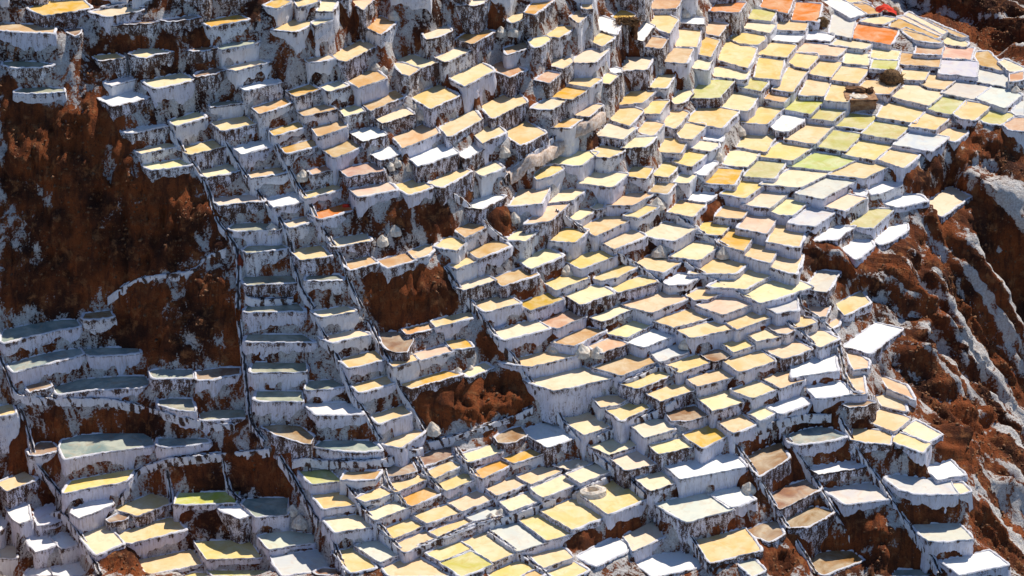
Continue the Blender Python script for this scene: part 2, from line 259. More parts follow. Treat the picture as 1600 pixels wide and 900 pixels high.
y0 425 1587,4187 1852,4155 1971,4553 1703,4586|pale yellow salt pond, second nearest such one above the orange brown outcrop among tan ponds
b0 -457 -4399,1242 -4189,1286 -3837,1264 -3797,1177 -4005,1126 -4308,1100 -4354,1134|shaded blue green salt pond, nearest such one left of the reddish mud spout
s0 -624 1743,1698 1438,1478 1527,1270 1831,1488|silvery white salt pond, nearest such one right of the trio of salt heaps
p0 910 -1192,2186 -1295,2375 -1683,2188 -1579,2000|pinkish beige salt pond, nearest such one right of the red cloth
y0 -786 -1017,488 -1099,669 -1421,460 -1337,281|pale yellow salt pond, nearest such one left of the broad furrowed rust bank
d0 638 -2914,1829 -2862,1933 -2618,1971 -2344,1885 -2378,1791 -2602,1768 -2868,1768|shaded olive salt pond, nearest such one above the reddish mud spout
y0 247 992,3192 1289,3192 1570,3524 1269,3524|pale yellow salt pond, fourth nearest such one right of the long pale footpath
e0 307 3653,5303 3364,5396 3554,5745 3845,5651|greenish yellow salt pond, nearest such one left of the squat earth hut
c1 851 -2542,2036 -2646,2207 -3110,2101 -3003,1931|cream salt pond, nearest such one above the reddish mud spout
w2 1737 -3942,2841 -4272,2623 -4095,2443 -3766,2660|white salt pond, second nearest such one below the top left golden basin
c0 -1146 -94,341 -195,490 -538,275 -437,128|cream salt pond, nearest such one below the broad furrowed rust bank
y1 -65 1953,3150 2250,3097 2384,3398 2086,3451|pale yellow salt pond, nearest such one below the orange brown outcrop among tan ponds
y1 873 -877,2414 -733,2305 -429,2720 -574,2832|pale yellow salt pond, second nearest such one above the round rust mound
t1 1427 -1482,3020 -1585,3195 -1246,3594 -1144,3415|tan salt pond, nearest such one below the shaggy brown outcrop at the top
t2 1722 -196,4529 -396,4678 -622,4284 -423,4138|tan salt pond, nearest such one right of the shaggy brown outcrop at the top
c1 993 1205,5168 1499,5168 1601,5565 1303,5565|cream salt pond, nearest such one below the brushwood roofed shelter
c0 -627 3201,1596 3026,1825 3232,2026 3407,1794|cream salt pond, nearest such one left of the big white flat pond by the ravine
y0 754 1450,4791 1140,4727 1335,5128 1648,5194|pale yellow salt pond, third nearest such one below the brushwood roofed shelter
p0 -1138 3787,1476 3906,1518 4071,1497 4069,1136 3952,1199 3835,1263|pinkish beige salt pond, nearest such one right of the brown ruined terraces
W0 -267 3942,3409 4157,3760 4350,3810 4331,3659 4110,3360 3993,3286|bright white salt pond, second nearest such one above the rust ridge at the right edge
g0 804 2421,6516 2220,6668 2085,6149 2284,6001|golden ochre salt pond, nearest such one right of the brushwood roofed shelter
d0 -762 -3589,717 -3452,758 -3248,750 -3192,490 -3345,510 -3558,613|shaded olive salt pond, second nearest such one left of the dark oval hollow
e0 -1917 -3023,-657 -2951,-767 -2375,-767 -2445,-657|greenish yellow salt pond, nearest such one below the pair of heaps beside the grey pond
b0 -1060 -3564,326 -3578,459 -3356,467 -3093,459 -3046,386 -3241,326 -3479,286|shaded blue green salt pond, nearest such one left of the dark oval hollow
c1 515 -1444,1787 -1510,1972 -1905,1808 -1837,1625|cream salt pond, nearest such one left of the hollow with two small salt heaps
y1 1056 -423,3292 -310,3022 -76,3310 -189,3585|pale yellow salt pond, nearest such one left of the long pale footpath
k1 -1185 -1291,44 -1176,182 -1017,221 -951,24 -1088,-54 -1246,-93|drained brown salt pond, nearest such one right of the dark oval hollow
b0 -555 -3695,952 -3588,995 -3260,982 -3233,804 -3447,813 -3628,804|shaded blue green salt pond, nearest such one below the reddish mud spout
W0 -1544 -5067,-95 -4995,-37 -4865,28 -4822,-191 -4785,-305 -4880,-399 -4952,-324|bright white salt pond, seventh nearest such one left of the bottom left rust mound
W0 -251 3569,3179 3717,3352 3891,3352 3910,3229 3690,2888 3619,3033|bright white salt pond, nearest such one above the rust ridge at the right edge
y0 -355 1837,2257 2006,2443 2238,2429 2275,2350 2074,2165 1925,2133|pale yellow salt pond, fourth nearest such one below the orange brown outcrop among tan ponds
c1 1319 795,4979 627,4588 905,4588 1076,4979|cream salt pond, nearest such one left of the brushwood roofed shelter
p0 422 5426,6846 5095,6890 5184,7259 5518,7214|pinkish beige salt pond, nearest such one right of the round brushwood heap
w0 836 -2141,2050 -2220,2288 -2525,2129 -2444,1892|white salt pond, nearest such one left of the red cloth
y0 658 2567,6923 2653,7143 2980,7067 3004,6923 2884,6736 2697,6754|pale yellow salt pond, fifth nearest such one right of the brushwood roofed shelter
t0 917 1722,5580 1976,5543 2084,5982 1827,6020|tan salt pond, third nearest such one right of the brushwood roofed shelter
t0 397 5503,6998 5536,7142 5685,7185 5816,6629 5760,6569 5523,6721|tan salt pond, third nearest such one right of the round brushwood heap
y0 -543 -1183,677 -1266,836 -1616,641 -1532,484|pale yellow salt pond, second nearest such one right of the dark oval hollow
t0 1332 -2009,2559 -2088,2799 -1799,3070 -1721,2827|tan salt pond, nearest such one above the round rust mound
y0 529 1995,5035 1823,5185 1644,4723 1815,4577|pale yellow salt pond, seventh nearest such one above the orange brown outcrop among tan ponds
y0 494 3244,6610 3338,6887 3607,6856 3608,6733 3459,6398 3324,6458|pale yellow salt pond, third nearest such one left of the large orange pond
e0 292 5315,5378 5494,5664 5752,5549 5723,5435 5545,5237 5394,5293|greenish yellow salt pond, second nearest such one right of the round brushwood heap
O0 737 -1976,1829 -2100,1963 -1723,2219 -1599,2082|deep orange salt pond, nearest such one left of the red cloth
W0 -104 4087,4007 4381,4240 4530,4188 4591,4058 4227,3878|bright white salt pond, third nearest such one above the rust ridge at the right edge
y1 -1345 -5179,53 -5037,-100 -4778,139 -4920,294|pale yellow salt pond, nearest such one left of the bottom left rust mound
y0 865 -1229,2388 -1063,2150 -829,2323 -994,2563|pale yellow salt pond, nearest such one above the round rust mound
t0 523 4560,7639 4626,7899 4711,7899 5121,7319 5065,7256 4894,7415|tan salt pond, nearest such one right of the red tarp
p0 -875 3490,1503 3479,1026 3631,1048 3644,1525|pinkish beige salt pond, nearest such one above the brown ruined terraces
c1 2436 -4056,3503 -4396,3290 -4184,3138 -3844,3348|cream salt pond, nearest such one right of the top left golden basin
W0 -1729 -4840,-364 -4737,-251 -4646,-327 -4526,-476 -4612,-569 -4703,-625|bright white salt pond, fifth nearest such one left of the bottom left rust mound
k2 -1080 -173,522 -32,685 91,746 151,562 29,421 -132,401|drained brown salt pond, nearest such one below the broad furrowed rust bank
g0 -1222 -291,-56 -419,44 -136,324 -8,223|golden ochre salt pond, second nearest such one below the broad furrowed rust bank
w2 1244 -1470,3067 -1706,2882 -1548,2633 -1313,2816|white salt pond, second nearest such one above the red cloth
y0 -1273 -470,140 -765,-94 -649,-214 -353,18|pale yellow salt pond, second nearest such one below the broad furrowed rust bank
w0 567 4028,8492 3819,8358 4104,7814 4311,7945|white salt pond, nearest such one left of the red tarp
c1 1080 -2792,2301 -2937,2459 -3273,2252 -3128,2097|cream salt pond, nearest such one right of the tall dark rust cliff
w2 565 -275,2819 -529,2489 -332,2418 -77,2746|white salt pond, nearest such one right of the round rust mound
y0 469 1829,4615 1944,4891 2167,4863 2160,4752 1986,4424 1877,4478|pale yellow salt pond, fourth nearest such one above the orange brown outcrop among tan ponds
t1 1396 -107,4479 -284,4281 -22,4019 155,4215|tan salt pond, third nearest such one right of the shaggy brown outcrop at the top
p1 -529 1057,1642 775,1446 917,1292 1198,1486|pinkish beige salt pond, nearest such one right of the trio of salt heaps
w1 1387 992,5829 928,5431 1163,5234 1229,5627|white salt pond, nearest such one left of the brushwood roofed shelter
w1 -122 3217,3082 3486,3114 3752,3453 3480,3421|white salt pond, nearest such one above the rust ridge at the right edge
c2 1628 -783,3868 -1080,4102 -1269,3936 -972,3705|cream salt pond, second nearest such one below the shaggy brown outcrop at the top
w0 1250 -2474,2549 -2570,2731 -2887,2485 -2789,2305|white salt pond, second nearest such one left of the red cloth
O0 727 3415,8007 3103,8230 2997,7766 3306,7548|deep orange salt pond, second nearest such one left of the large orange pond
p0 -217 -443,1642 -838,1402 -780,1261 -387,1499|pinkish beige salt pond, nearest such one right of the steep rust bank in the middle
c0 371 368,2989 639,3052 822,3398 549,3334|cream salt pond, nearest such one below the long pale footpath
d0 -576 -2089,632 -2068,779 -1817,821 -1688,674 -1866,612 -2055,583|shaded olive salt pond, second nearest such one above the dark oval hollow
y0 -1656 585,-896 338,-1114 492,-1283 739,-1067|pale yellow salt pond, nearest such one below the low brown bank near the bottom edge
c1 -378 1140,2087 807,1791 933,1689 1266,1984|cream salt pond, nearest such one above the trio of salt heaps
y0 624 3147,7287 3495,7254 3565,7580 3214,7613
c0 451 3901,6670 4191,6599 4246,6959 3953,7031
c0 -200 -1584,1193 -1956,1030 -1816,917 -1445,1078
c0 445 4220,6858 4533,6756 4630,7069 4314,7172
c1 32 -281,1969 -616,1735 -500,1609 -165,1842
p0 -407 -919,914 -1021,1052 -700,1243 -599,1104
y1 2182 -2275,3363 -2516,3442 -2313,3734 -2071,3654
O0 939 2435,7397 2330,7085 2679,7061 2786,7373
w0 -264 1608,2368 1735,2580 1927,2603 1996,2509 1827,2322 1658,2308
t0 -1142 -1700,-223 -1359,-209 -1308,-43 -1650,-58
t0 332 -1094,1878 -1391,1683 -1266,1534 -969,1728
y1 -865 819,943 974,1006 1118,1006 1197,922 1070,797 906,755
y1 606 860,3798 974,3984 1213,3931 1220,3825 1051,3641 922,3667
c0 498 4314,7203 3920,7338 3778,7112 4170,6979
t0 474 4776,6915 5078,6878 5152,7220 4848,7257
c0 1185 -3426,2336 -3819,2207 -3685,2067 -3293,2194
t1 1546 -2313,2953 -2403,3121 -2710,2831 -2620,2666
t0 404 -277,2326 -383,2532 -595,2280 -488,2077
g0 -1198 216,502 -93,306 12,190 320,385
g1 1129 832,4287 602,4386 414,4098 642,4001
y0 386 4508,6332 4815,6301 4914,6610 4605,6641
p0 -1075 3925,1514 3867,1821 4115,1593 4170,1290
g0 2285 -2767,3454 -2884,3611 -3255,3401 -3137,3246
p0 -809 3508,1876 3573,1898 3713,1634 3696,1481 3546,1438 3523,1612
k1 -1130 -4881,347 -4783,508 -4661,508 -4558,347 -4708,267 -4846,247
y0 -1209 -638,264 -898,3 -766,-73 -506,187
y0 -1245 -1541,-397 -1399,-263 -1264,-166 -1180,-301 -1314,-416 -1450,-465
c2 1327 -1359,2917 -1458,3072 -1136,3331 -1037,3174
y0 -524 2868,2035 3015,2148 3116,2103 3198,1967 3052,1854 2925,1841
g1 1977 -1422,4335 -1566,3985 -1399,3804 -1255,4151
y0 1155 578,4407 851,4289 991,4534 717,4653
d0 473 -2754,1663 -2712,1779 -2406,1812 -2296,1709 -2456,1653 -2706,1580
y0 677 1418,4658 1639,4658 1762,5037 1539,5037
t1 358 -1376,1594 -1475,1766 -1744,1598 -1644,1428
t1 1459 -1840,2983 -1941,3153 -2268,2972 -2166,2805
s1 -1708 2212,-839 2335,-1102 2466,-990 2343,-725
y0 -601 2515,1585 2406,1786 2182,1646 2291,1446
c0 689 3156,7294 2848,7456 2744,7186 3051,7026
y0 613 1547,4189 1373,4315 1508,4664 1683,4536
W0 -1731 -4594,-342 -4440,-229 -4315,-492 -4454,-566
W0 9 3940,4129 4138,4313 4327,4313 4325,4207 4058,3999 3967,3973
y0 354 -794,1983 -577,1879 -463,2112 -681,2218
e0 716 3090,7336 2814,7407 2910,7742 3188,7671
y0 215 4839,5186 4971,5326 5191,5270 5153,5158 4987,4936 4885,5019
c0 -4 -1690,1340 -2037,1215 -1925,1090 -1580,1215
y0 881 -1825,2394 -2187,2140 -2123,2009 -1762,2261
t0 1233 -2328,2368 -2403,2525 -2079,2731 -2004,2572
e0 529 2950,5916 2700,6074 2603,5790 2851,5635
t0 1199 1666,6804 1581,6507 1899,6507 1986,6804
w1 -1519 -2791,-50 -2929,-138 -2701,-340 -2563,-253
d0 2027 -5283,2920 -5111,2947 -4899,2920 -4753,2839 -4877,2769 -5167,2769 -5271,2839
y1 329 1698,3731 1525,3791 1675,4150 1849,4089
c1 1653 -722,3799 -827,3944 -552,4276 -447,4128
k2 -654 1959,1477 2135,1640 2291,1499 2201,1390 2073,1325
c0 256 -60,2354 139,2302 296,2571 95,2624
w1 1110 -1141,2660 -1263,2839 -1483,2637 -1361,2460
c1 620 1183,3854 1443,3889 1589,4179 1327,4144
d0 1821 -5131,2636 -5071,2715 -4806,2741 -4643,2688 -4622,2610 -4865,2578 -5123,2578
y0 -554 2541,1594 2436,1778 2683,1872 2788,1687
y1 1045 -2404,2458 -2747,2326 -2683,2172 -2342,2303
y1 824 2551,6976 2354,7075 2217,6694 2413,6597
c1 -1297 829,369 662,464 407,322 574,228
c0 1505 -3191,2688 -3278,2840 -3560,2602 -3471,2452
y1 407 1232,3592 1448,3527 1538,3807 1321,3873
w1 982 -582,2915 -489,2766 -267,3093 -360,3244
p1 -534 2658,1895 2751,2007 2858,2030 2944,1805 2853,1716 2771,1738
w0 264 1961,3984 2116,3908 2275,4270 2120,4347
c0 804 -319,2729 -420,2902 -188,3127 -88,2952
y0 596 226,3227 357,3448 508,3468 549,3381 397,3176 268,3100
w2 1178 1500,6182 1359,5691 1481,5556 1624,6044
c1 2076 -3983,3007 -3906,3155 -3742,3182 -3632,3127 -3544,3083 -3742,2991 -3795,2909 -3881,2936
p1 -514 3151,2323 3078,2070 3293,2070 3368,2323
e0 487 4193,6420 4477,6385 4544,6659 4259,6695
y1 785 1542,5142 1729,5142 1850,5534 1661,5534
w0 524 3452,7244 3788,7169 3864,7404 3527,7481
c1 1121 366,4065 209,3805 433,3758 591,4018
t0 528 4679,7531 4747,7595 5122,7149 5070,7118 4816,7181
c0 -1846 -5082,-556 -5121,-304 -4955,-304 -4917,-556
t1 1873 133,4684 211,4953 278,5073 466,5073 364,4863 231,4625
g0 1358 -2462,2528 -2523,2679 -2232,2916 -2173,2763
p0 341 -1085,1883 -965,2000 -842,2070 -818,1930 -876,1790 -988,1720
p1 948 823,3955 661,4013 834,4344 997,4285
c0 1895 -2551,3213 -2676,3309 -3006,3077 -2880,2982
t0 261 1474,3493 1678,3462 1792,3734 1586,3765
t0 292 5590,5237 5711,5435 5849,5435 5787,5041 5637,5097
y0 173 1346,3037 1190,3098 1429,3365 1586,3303
b0 -2129 3800,-434 3853,-326 4096,-308 4220,-434
t1 1098 1561,5916 1472,5612 1687,5541 1777,5843
c1 -607 -281,1242 -526,1026 -434,920 -189,1134
g1 1615 -2136,3313 -2362,3105 -2251,2952 -2025,3158
c1 762 2023,5769 2230,5731 2321,6054 2113,6093
w1 100 1882,3659 2104,3579 2230,3792 2007,3872
g1 -243 -841,1429 -1128,1279 -1072,1148 -786,1297
W0 -1922 -4816,-757 -4758,-615 -4650,-541 -4534,-725 -4599,-757
g1 -398 -394,1172 -488,1366 -701,1320 -606,1127
c0 1301 -3473,2394 -3558,2503 -3893,2311 -3807,2203
y1 1586 342,4702 518,4663 701,4993 523,5033
g2 1388 1135,5764 1285,5553 1406,5849 1256,6063
c0 379 1986,4385 2087,4602 2297,4575 2290,4466 2181,4304 2051,4358
c0 535 4671,7885 4403,7991 4201,7772 4468,7668
c1 1346 397,4559 498,4703 652,4674 671,4548 559,4360 450,4417
k0 -162 -4405,1364 -4389,1475 -4140,1542 -4082,1399 -4220,1355 -4380,1328
y1 1376 1001,4923 865,5102 1010,5393 1146,5211
w0 582 3053,7067 3377,6994 3474,7201 3148,7274
c0 441 5152,7329 5229,7552 5362,7552 5463,7329 5422,7203 5259,7235
c0 503 4674,7983 4779,8048 5161,7433 5105,7369 4921,7625
c0 -941 2556,916 2396,765 2514,617 2673,767
g0 424 3110,5568 2886,5674 2999,5912 3224,5805
w0 1721 -2416,3093 -2493,3199 -2854,2987 -2777,2882
c1 603 1800,5232 1905,5520 2031,5520 2058,5404 1907,5118 1840,5118
c1 1413 -1753,2909 -1829,3111 -1621,3246 -1546,3042
c1 2287 -2034,4020 -2065,3672 -1898,3672 -1865,4020
c2 1844 -907,3966 -956,4144 -703,4396 -654,4215
c0 502 5237,7541 4851,8167 4793,8072 5179,7449
g1 928 612,3709 421,3709 594,3988 786,3988
y1 1636 -1267,3849 -1148,3816 -983,3666 -1094,3474 -1159,3502
d1 267 -2110,1389 -2095,1489 -1769,1503 -1723,1399 -1925,1367
p0 -374 -1251,831 -1199,705 -955,854 -1007,980
b0 2078 -3085,3203 -3001,3314 -2796,3369 -2657,3341 -2705,3286 -2926,3176 -3025,3110
t0 563 4168,8294 4296,8347 4485,8061 4487,7975 4324,7929 4265,8061
k2 -619 -4946,772 -4833,835 -4702,843 -4659,751 -4771,688 -4863,626
t0 476 4927,8051 5021,8018 5476,7436 5399,7404 5169,7660
c0 418 5745,6794 5830,6887 6023,6611 5985,6520 5840,6489
c0 212 724,2906 574,2949 745,3195 896,3151
w0 1474 -3912,2344 -4040,2404 -3682,2578 -3554,2518
y0 683 -2036,1914 -2105,2036 -2343,1872 -2273,1751
c1 1617 -2029,3243 -1930,3083 -1735,3238 -1833,3399
t1 1304 527,4318 378,4415 254,4158 403,4062
y0 206 -455,2041 -667,1840 -569,1749 -358,1949
t1 1552 183,4458 144,4644 -88,4455 -48,4271
c0 265 1760,3737 1930,3708 2021,3955 1850,3985
w0 1848 -3910,2880 -4005,2989 -4232,2796 -4138,2688
y2 2051 -4272,2885 -4376,3028 -4127,3104 -4024,2961
k2 -956 3383,979 3494,1063 3617,1063 3736,1021 3604,937 3458,917
w1 981 2246,6767 1981,6827 1970,6620 2234,6560
c1 1613 174,4514 273,4630 383,4647 426,4572 337,4399 249,4313
y1 1805 -54,4737 56,4855 166,4855 199,4766 122,4648 -10,4542
y1 1677 853,5141 772,5344 650,5059 731,4859
s0 297 5735,5594 5849,5883 5928,5942 5855,5480 5764,5480
t1 1043 -2056,2254 -2111,2378 -1891,2514 -1837,2390
y0 -777 -5198,616 -5141,417 -5006,476 -5062,675
k2 -1709 -1923,-1021 -1849,-949 -1692,-967 -1648,-1057 -1881,-1064
c0 -1478 4414,301 4553,282 4612,125 4503,66
k2 1871 -3309,2927 -3238,3050 -3079,3142 -2989,3077 -3126,2970 -3283,2873
y1 2195 -1755,4250 -1497,4250 -1530,4121 -1591,3958 -1661,4074
c1 1108 1062,4476 951,4574 1057,4829 1169,4730
y0 1857 -2185,3384 -2084,3466 -1939,3521 -1871,3439 -1993,3356 -2138,3301
g0 2380 -2612,3622 -2472,3519 -2336,3731 -2477,3835
w0 381 2132,4617 2326,4553 2371,4720 2176,4785
k1 -1576 -4045,-272 -3940,-157 -3817,-177 -3866,-272 -4000,-317
d1 1570 -3161,2854 -3095,2933 -2930,2959 -2809,2891 -2942,2854 -3124,2801
c2 2039 -595,4480 -392,4480 -245,4653 -450,4653
t0 447 5815,6349 5779,6113 5944,6191 5982,6429
y0 2344 -2052,3813 -2110,4031 -2311,3869 -2253,3653
k2 2352 -3673,3264 -3552,3303 -3354,3416 -3265,3359 -3343,3303 -3565,3230
c0 232 850,3181 939,3321 1025,3296 1022,3196 912,3111
k2 2279 -4667,3168 -4582,3235 -4498,3235 -4496,3057 -4531,3013
W0 -1650 -5150,2 -5040,-190 -5091,-379
y1 -618 3283,2033 3403,2191 3487,2283 3437,2100 3341,1988
b0 2454 -4294,3357 -4193,3471 -4075,3540 -3899,3471 -3848,3386 -4025,3471 -4186,3414
y1 1744 887,5106 877,5356 771,5373 782,5122
k2 2336 -4171,3149 -4046,3233 -3842,3272 -3674,3261 -3794,3216 -4039,3177
c0 2207 -2111,3555 -2042,3651 -1928,3685 -1894,3640 -1994,3538 -2074,3470
y0 -1941 -3260,-725 -3054,-749 -2955,-688 -3161,-664
w1 1091 1060,4942 1130,5029 1217,4971 1213,4856 1124,4828
w0 27 3750,4014 3846,4092 3904,4014 3868,3884 3805,3910
k2 2071 -3380,3111 -3294,3193 -3141,3232 -3082,3166 -3214,3128
y0 562 4059,8430 4280,8430 4392,8329 4290,8296 4149,8350
g0 -1629 110,-1196 202,-1281 314,-1199 222,-1113
w1 -338 -197,1478 -94,1566 -53,1544 -156,1433
W0 -1878 -5578,130 -5256,229 -5163,-235 -5442,-295
W0 -1931 -4735,-779 -4359,-756 -4259,-1033 -4630,-1067
W0 -2051 -5276,-616 -4967,-558 -4796,-848 -5166,-906
W0 -1977 -5511,-318 -5185,-270 -5121,-555 -5397,-613
c2 1620 1503,6014 1025,6014 1081,6352 1563,6352
t1 1234 2135,6826 1662,6869 1724,7215 2202,7171
c0 2512 -2689,3674 -3121,3559 -3107,3868 -2671,3986
c1 2349 -2147,4056 -1756,3996 -1729,4310 -2124,4372
c0 2243 -1284,4309 -899,4309 -864,4628 -1252,4628
t1 2421 -2211,4201 -2595,4082 -2601,3774 -2222,3890
c2 2583 -3527,3451 -3180,3431 -3167,3740 -3517,3760
y1 1895 944,5632 578,5632 541,5302 904,5302
y1 2575 -4883,3474 -5217,3379 -5222,3686 -4885,3783
c1 2514 -4805,3555 -4475,3634 -4473,3945 -4806,3864
c2 2145 -481,4522 -820,4542 -784,4863 -441,4842
y0 2096 -385,4666 -31,4770 13,5094 -344,4988
c1 1088 2664,7390 2280,7325 2349,7676 2736,7743
c0 2660 -5294,3635 -5619,3615 -5598,3308 -5276,3327
y1 1984 77,4954 428,5059 476,5386 122,5279
c0 2571 -3956,3389 -3637,3508 -3628,3818 -3949,3697
c1 2546 -4346,3511 -4044,3472 -4039,3780 -4343,3821'''
SOIL = '''1.0 -530,276 -488,258 -462,250 -430,268 -402,244 -372,223 -329,219 -306,194 -283,172 -292,169 -317,165 -343,161 -368,159 -394,159 -418,156 -441,146 -469,145 -496,137 -522,124 -523,139 -523,155 -524,171 -525,187 -526,204 -526,221 -527,238 -528,257
0.85 -418,156 -394,157 -367,155 -341,153 -314,154 -282,164 -280,148 -277,130 -275,114 -274,100 -306,99 -339,100 -373,110 -380,122 -407,129
1.0 -157,147 -129,155 -101,168 -73,183 -54,160 -80,144 -105,127 -136,128 -146,136
1.0 -109,68 -79,78 -50,96 -20,112 4,97 27,86 -13,71 -48,56 -83,48 -97,51
1.0 -47,145 -20,133 0,116 20,97 25,84 -3,98 -18,116 -33,132
1.0 -99,218 -65,237 -59,223 -80,209 -96,211
0.8 -153,200 -103,209 -92,201 -132,185 -158,193
1.0 -192,393 -165,424 -142,425 -137,391 -158,403 -184,382
0.9 -125,411 -97,420 -76,413 -56,447 -21,469 -1,468 -28,437 -59,413 -104,407
1.0 315,325 345,312 371,292 390,288 409,281 428,275 407,221 387,246 365,259 341,258 316,291
0.9 442,443 485,503 520,521 553,525 580,509 585,496 590,481 595,467 601,455 607,445 612,434 618,423 618,407 616,388 614,365 612,340 609,313 604,278 596,227 585,165 567,72 557,14 551,-27 518,-41 485,-59 477,-33 469,-9 460,7 454,32 437,73 429,121 416,137 405,194 396,246 419,292 440,331 440,357 441,386 443,424
0.9 494,899 525,899 557,900 590,905 623,910 655,910 687,911 683,874 678,830 671,779 594,658 577,785 531,748 496,774 500,873
1.0 41,-66 69,-56 98,-44 127,-24 152,-37 155,-50 126,-68 91,-72 56,-81
0.8 233,46 261,65 288,74 306,55 325,39 329,3 302,-26 278,-30 256,-10 244,8
0.85 288,-27 315,-8 341,4 370,-6 398,-20 422,-39 444,-68 419,-51 393,-43 364,-49 336,-53 307,-60 278,-75
0.9 -517,56 -491,55 -465,40 -450,15 -476,12 -517,32 -516,40
0.6 -463,49 -457,66 -442,64 -418,22 -450,13
0.85 -351,28 -322,31 -294,36 -259,28 -224,14 -217,-10 -254,3 -289,0 -316,11 -342,16
1.0 -333,-8 -307,-11 -281,-20 -278,-28 -326,-21
1.0 -403,-70 -369,-42 -354,-97 -393,-106
1.0 -251,43 -226,42 -199,30 -192,13 -224,17
0.9 182,373 218,391 234,374 208,331 194,340
0.7 -7,257 -27,248 -20,230 0,213 20,238
0.35 73,388 105,407 133,414 163,434 154,395 118,377 83,376
0.7 -69,380 -28,384 -24,352 -41,333 -68,352
0.8 -20,259 0,291 -7,246 -20,241
0.7 -446,314 -426,314 -422,298 -418,278 -437,270 -442,292
0.4 -243,357 -216,355 -190,365 -203,345 -235,335
0.8 14,386 42,411 70,412 35,376
0.8 109,573 147,602 153,558 114,513
0.9 167,555 189,563 204,556 181,534
0.7 264,5 292,13 322,29 351,37 335,3 322,-8 274,-30
0.3 386,524 423,495 459,467 466,445 410,405 382,412
0.35 39,84 70,99 100,101 131,99 137,77 108,67 80,63 52,59
-0.62 -525,199 -477,208 -477,191 -486,188 -524,183
-0.62 -524,176 -486,186 -480,177 -505,152 -523,149
-0.66 -428,225 -386,230 -368,213 -408,214
-0.7 -441,198 -411,202 -381,203 -378,194 -428,192
-0.62 -335,187 -299,188 -295,173 -328,166
-0.55 -374,159 -343,158 -312,159 -282,161 -280,148 -309,147 -338,148 -367,149
-0.74 335,272 367,299 403,349 437,386 471,430 505,464 508,427 515,411 522,395 495,349 468,301 438,232 409,219 387,246 363,265
0.52 -462,394 -433,387 -405,384 -377,381 -349,380 -322,386 -295,396 -268,405 -241,419 -214,436 -186,440 -184,388 -211,369 -238,365 -265,355 -293,359 -319,344 -346,339 -373,336 -400,337 -427,337 -455,336
0.56 -479,65 -452,70 -426,75 -398,76 -371,74 -341,60 -315,67 -287,71 -258,51 -235,38 -211,11 -207,-5 -204,-26 -235,-4 -265,2 -295,10 -325,12 -355,20 -385,17 -415,21 -444,16 -478,40
0.5 -454,325 -424,318 -397,327 -369,331 -341,338 -313,348 -285,357 -256,355 -256,339 -282,323 -308,313 -333,287 -365,280 -399,284 -431,276 -442,300
0.6 228,81 257,85 286,86 316,95 344,92 377,119 406,120 440,152 480,212 483,165 485,114 486,62 490,23 495,-7 499,-44 470,-62 444,-68 421,-53 397,-43 371,-48 345,-51 318,-57 291,-68 264,-83 237,-106 213,-101 188,-100 194,-68 201,-43 208,0 215,21 221,46
0.42 34,284 62,302 89,313 117,319 145,322 173,340 201,340 230,355 258,359 286,356 313,353 318,307 325,280 329,232 335,200 340,163 312,150 284,141 255,124 227,115 200,103 173,102 146,91 119,94 92,82 66,93 47,85 29,112 11,129 -8,149 -26,157 -12,185 3,222 19,245
0.55 163,81 196,88 229,100 263,114 297,125 331,135 366,156 354,94 328,92 302,89 274,74 247,58 218,57 191,70'''
CTRL = '''51.7,97.7,-0.9 57.5,97.7,-2.3 61.8,93.7,-2.4 65.6,97.7,-1.4 63.1,82.3,-0.3 73.3,93.7,-3.3 56.1,101.7,2.3 66.0,101.7,2.4 48.5,42.5,-2.4 48.6,41.6,-5.6 48.0,36.9,-6.8 47.8,34.2,-9.0 47.8,32.3,-11.6 47.5,29.3,-13.6 47.1,25.8,-15.2 46.0,17.5,-14.1 51.5,43.5,-2.9 51.6,42.6,-6.1 51.7,41.7,-9.2 51.2,37.3,-10.6 50.9,34.3,-12.6 50.8,32.4,-15.2 50.6,29.5,-17.3 50.2,26.1,-19.0 48.9,17.7,-17.8 47.3,7.2,-15.1 54.5,45.4,-0.2 54.6,44.5,-3.4 54.7,43.6,-6.5 54.8,42.7,-9.7 54.9,41.8,-12.9 54.4,37.7,-14.4 54.1,34.5,-16.3 54.0,32.6,-19.0 53.7,29.8,-21.0 53.3,26.3,-22.7 52.0,17.9,-21.4 50.3,7.7,-18.9 49.2,1.2,-18.3 57.5,46.4,-0.7 57.6,45.5,-3.9 57.7,44.6,-7.0 57.9,43.7,-10.2 58.0,42.8,-13.4 58.1,41.9,-16.6 57.6,38.1,-18.3 57.2,34.7,-20.1 57.1,32.7,-22.7 56.9,30.0,-24.8 56.5,26.5,-26.5 55.1,18.2,-25.2 53.3,8.3,-22.7 52.1,1.3,-21.8 61.7,50.7,0.9 61.4,47.6,-1.3 61.5,46.7,-4.4 61.6,45.8,-7.6 61.7,44.9,-10.8 61.9,44.0,-14.0 62.0,43.1,-17.2 62.1,42.2,-20.5 61.9,39.9,-23.0 61.3,35.3,-24.1 61.2,33.4,-26.8 61.0,31.2,-29.2 60.6,27.7,-30.9 59.1,19.4,-29.5 58.5,15.5,-30.8 55.9,2.4,-26.0 55.6,-0.5,-27.6 71.0,68.0,-10.7 67.4,50.5,-6.2 67.1,47.6,-8.5 67.2,46.7,-11.7 67.4,45.8,-14.9 67.5,44.9,-18.2 67.6,44.0,-21.4 67.7,43.0,-24.7 67.9,42.1,-28.0 67.6,39.4,-30.2 67.0,35.1,-31.5 66.9,33.2,-34.2 66.6,30.8,-36.5 66.1,27.2,-38.1 64.5,18.9,-36.6 63.1,11.9,-35.8 46.3,91.7,-0.4 48.4,86.3,-0.7 54.1,86.1,-1.0 57.1,81.7,-1.6 60.4,76.7,-2.0 62.8,70.7,-1.5 -69.2,61.3,39.6 -46.0,60.4,37.5 -23.3,65.2,35.9 0.0,73.6,31.1 25.4,93.3,22.8'''
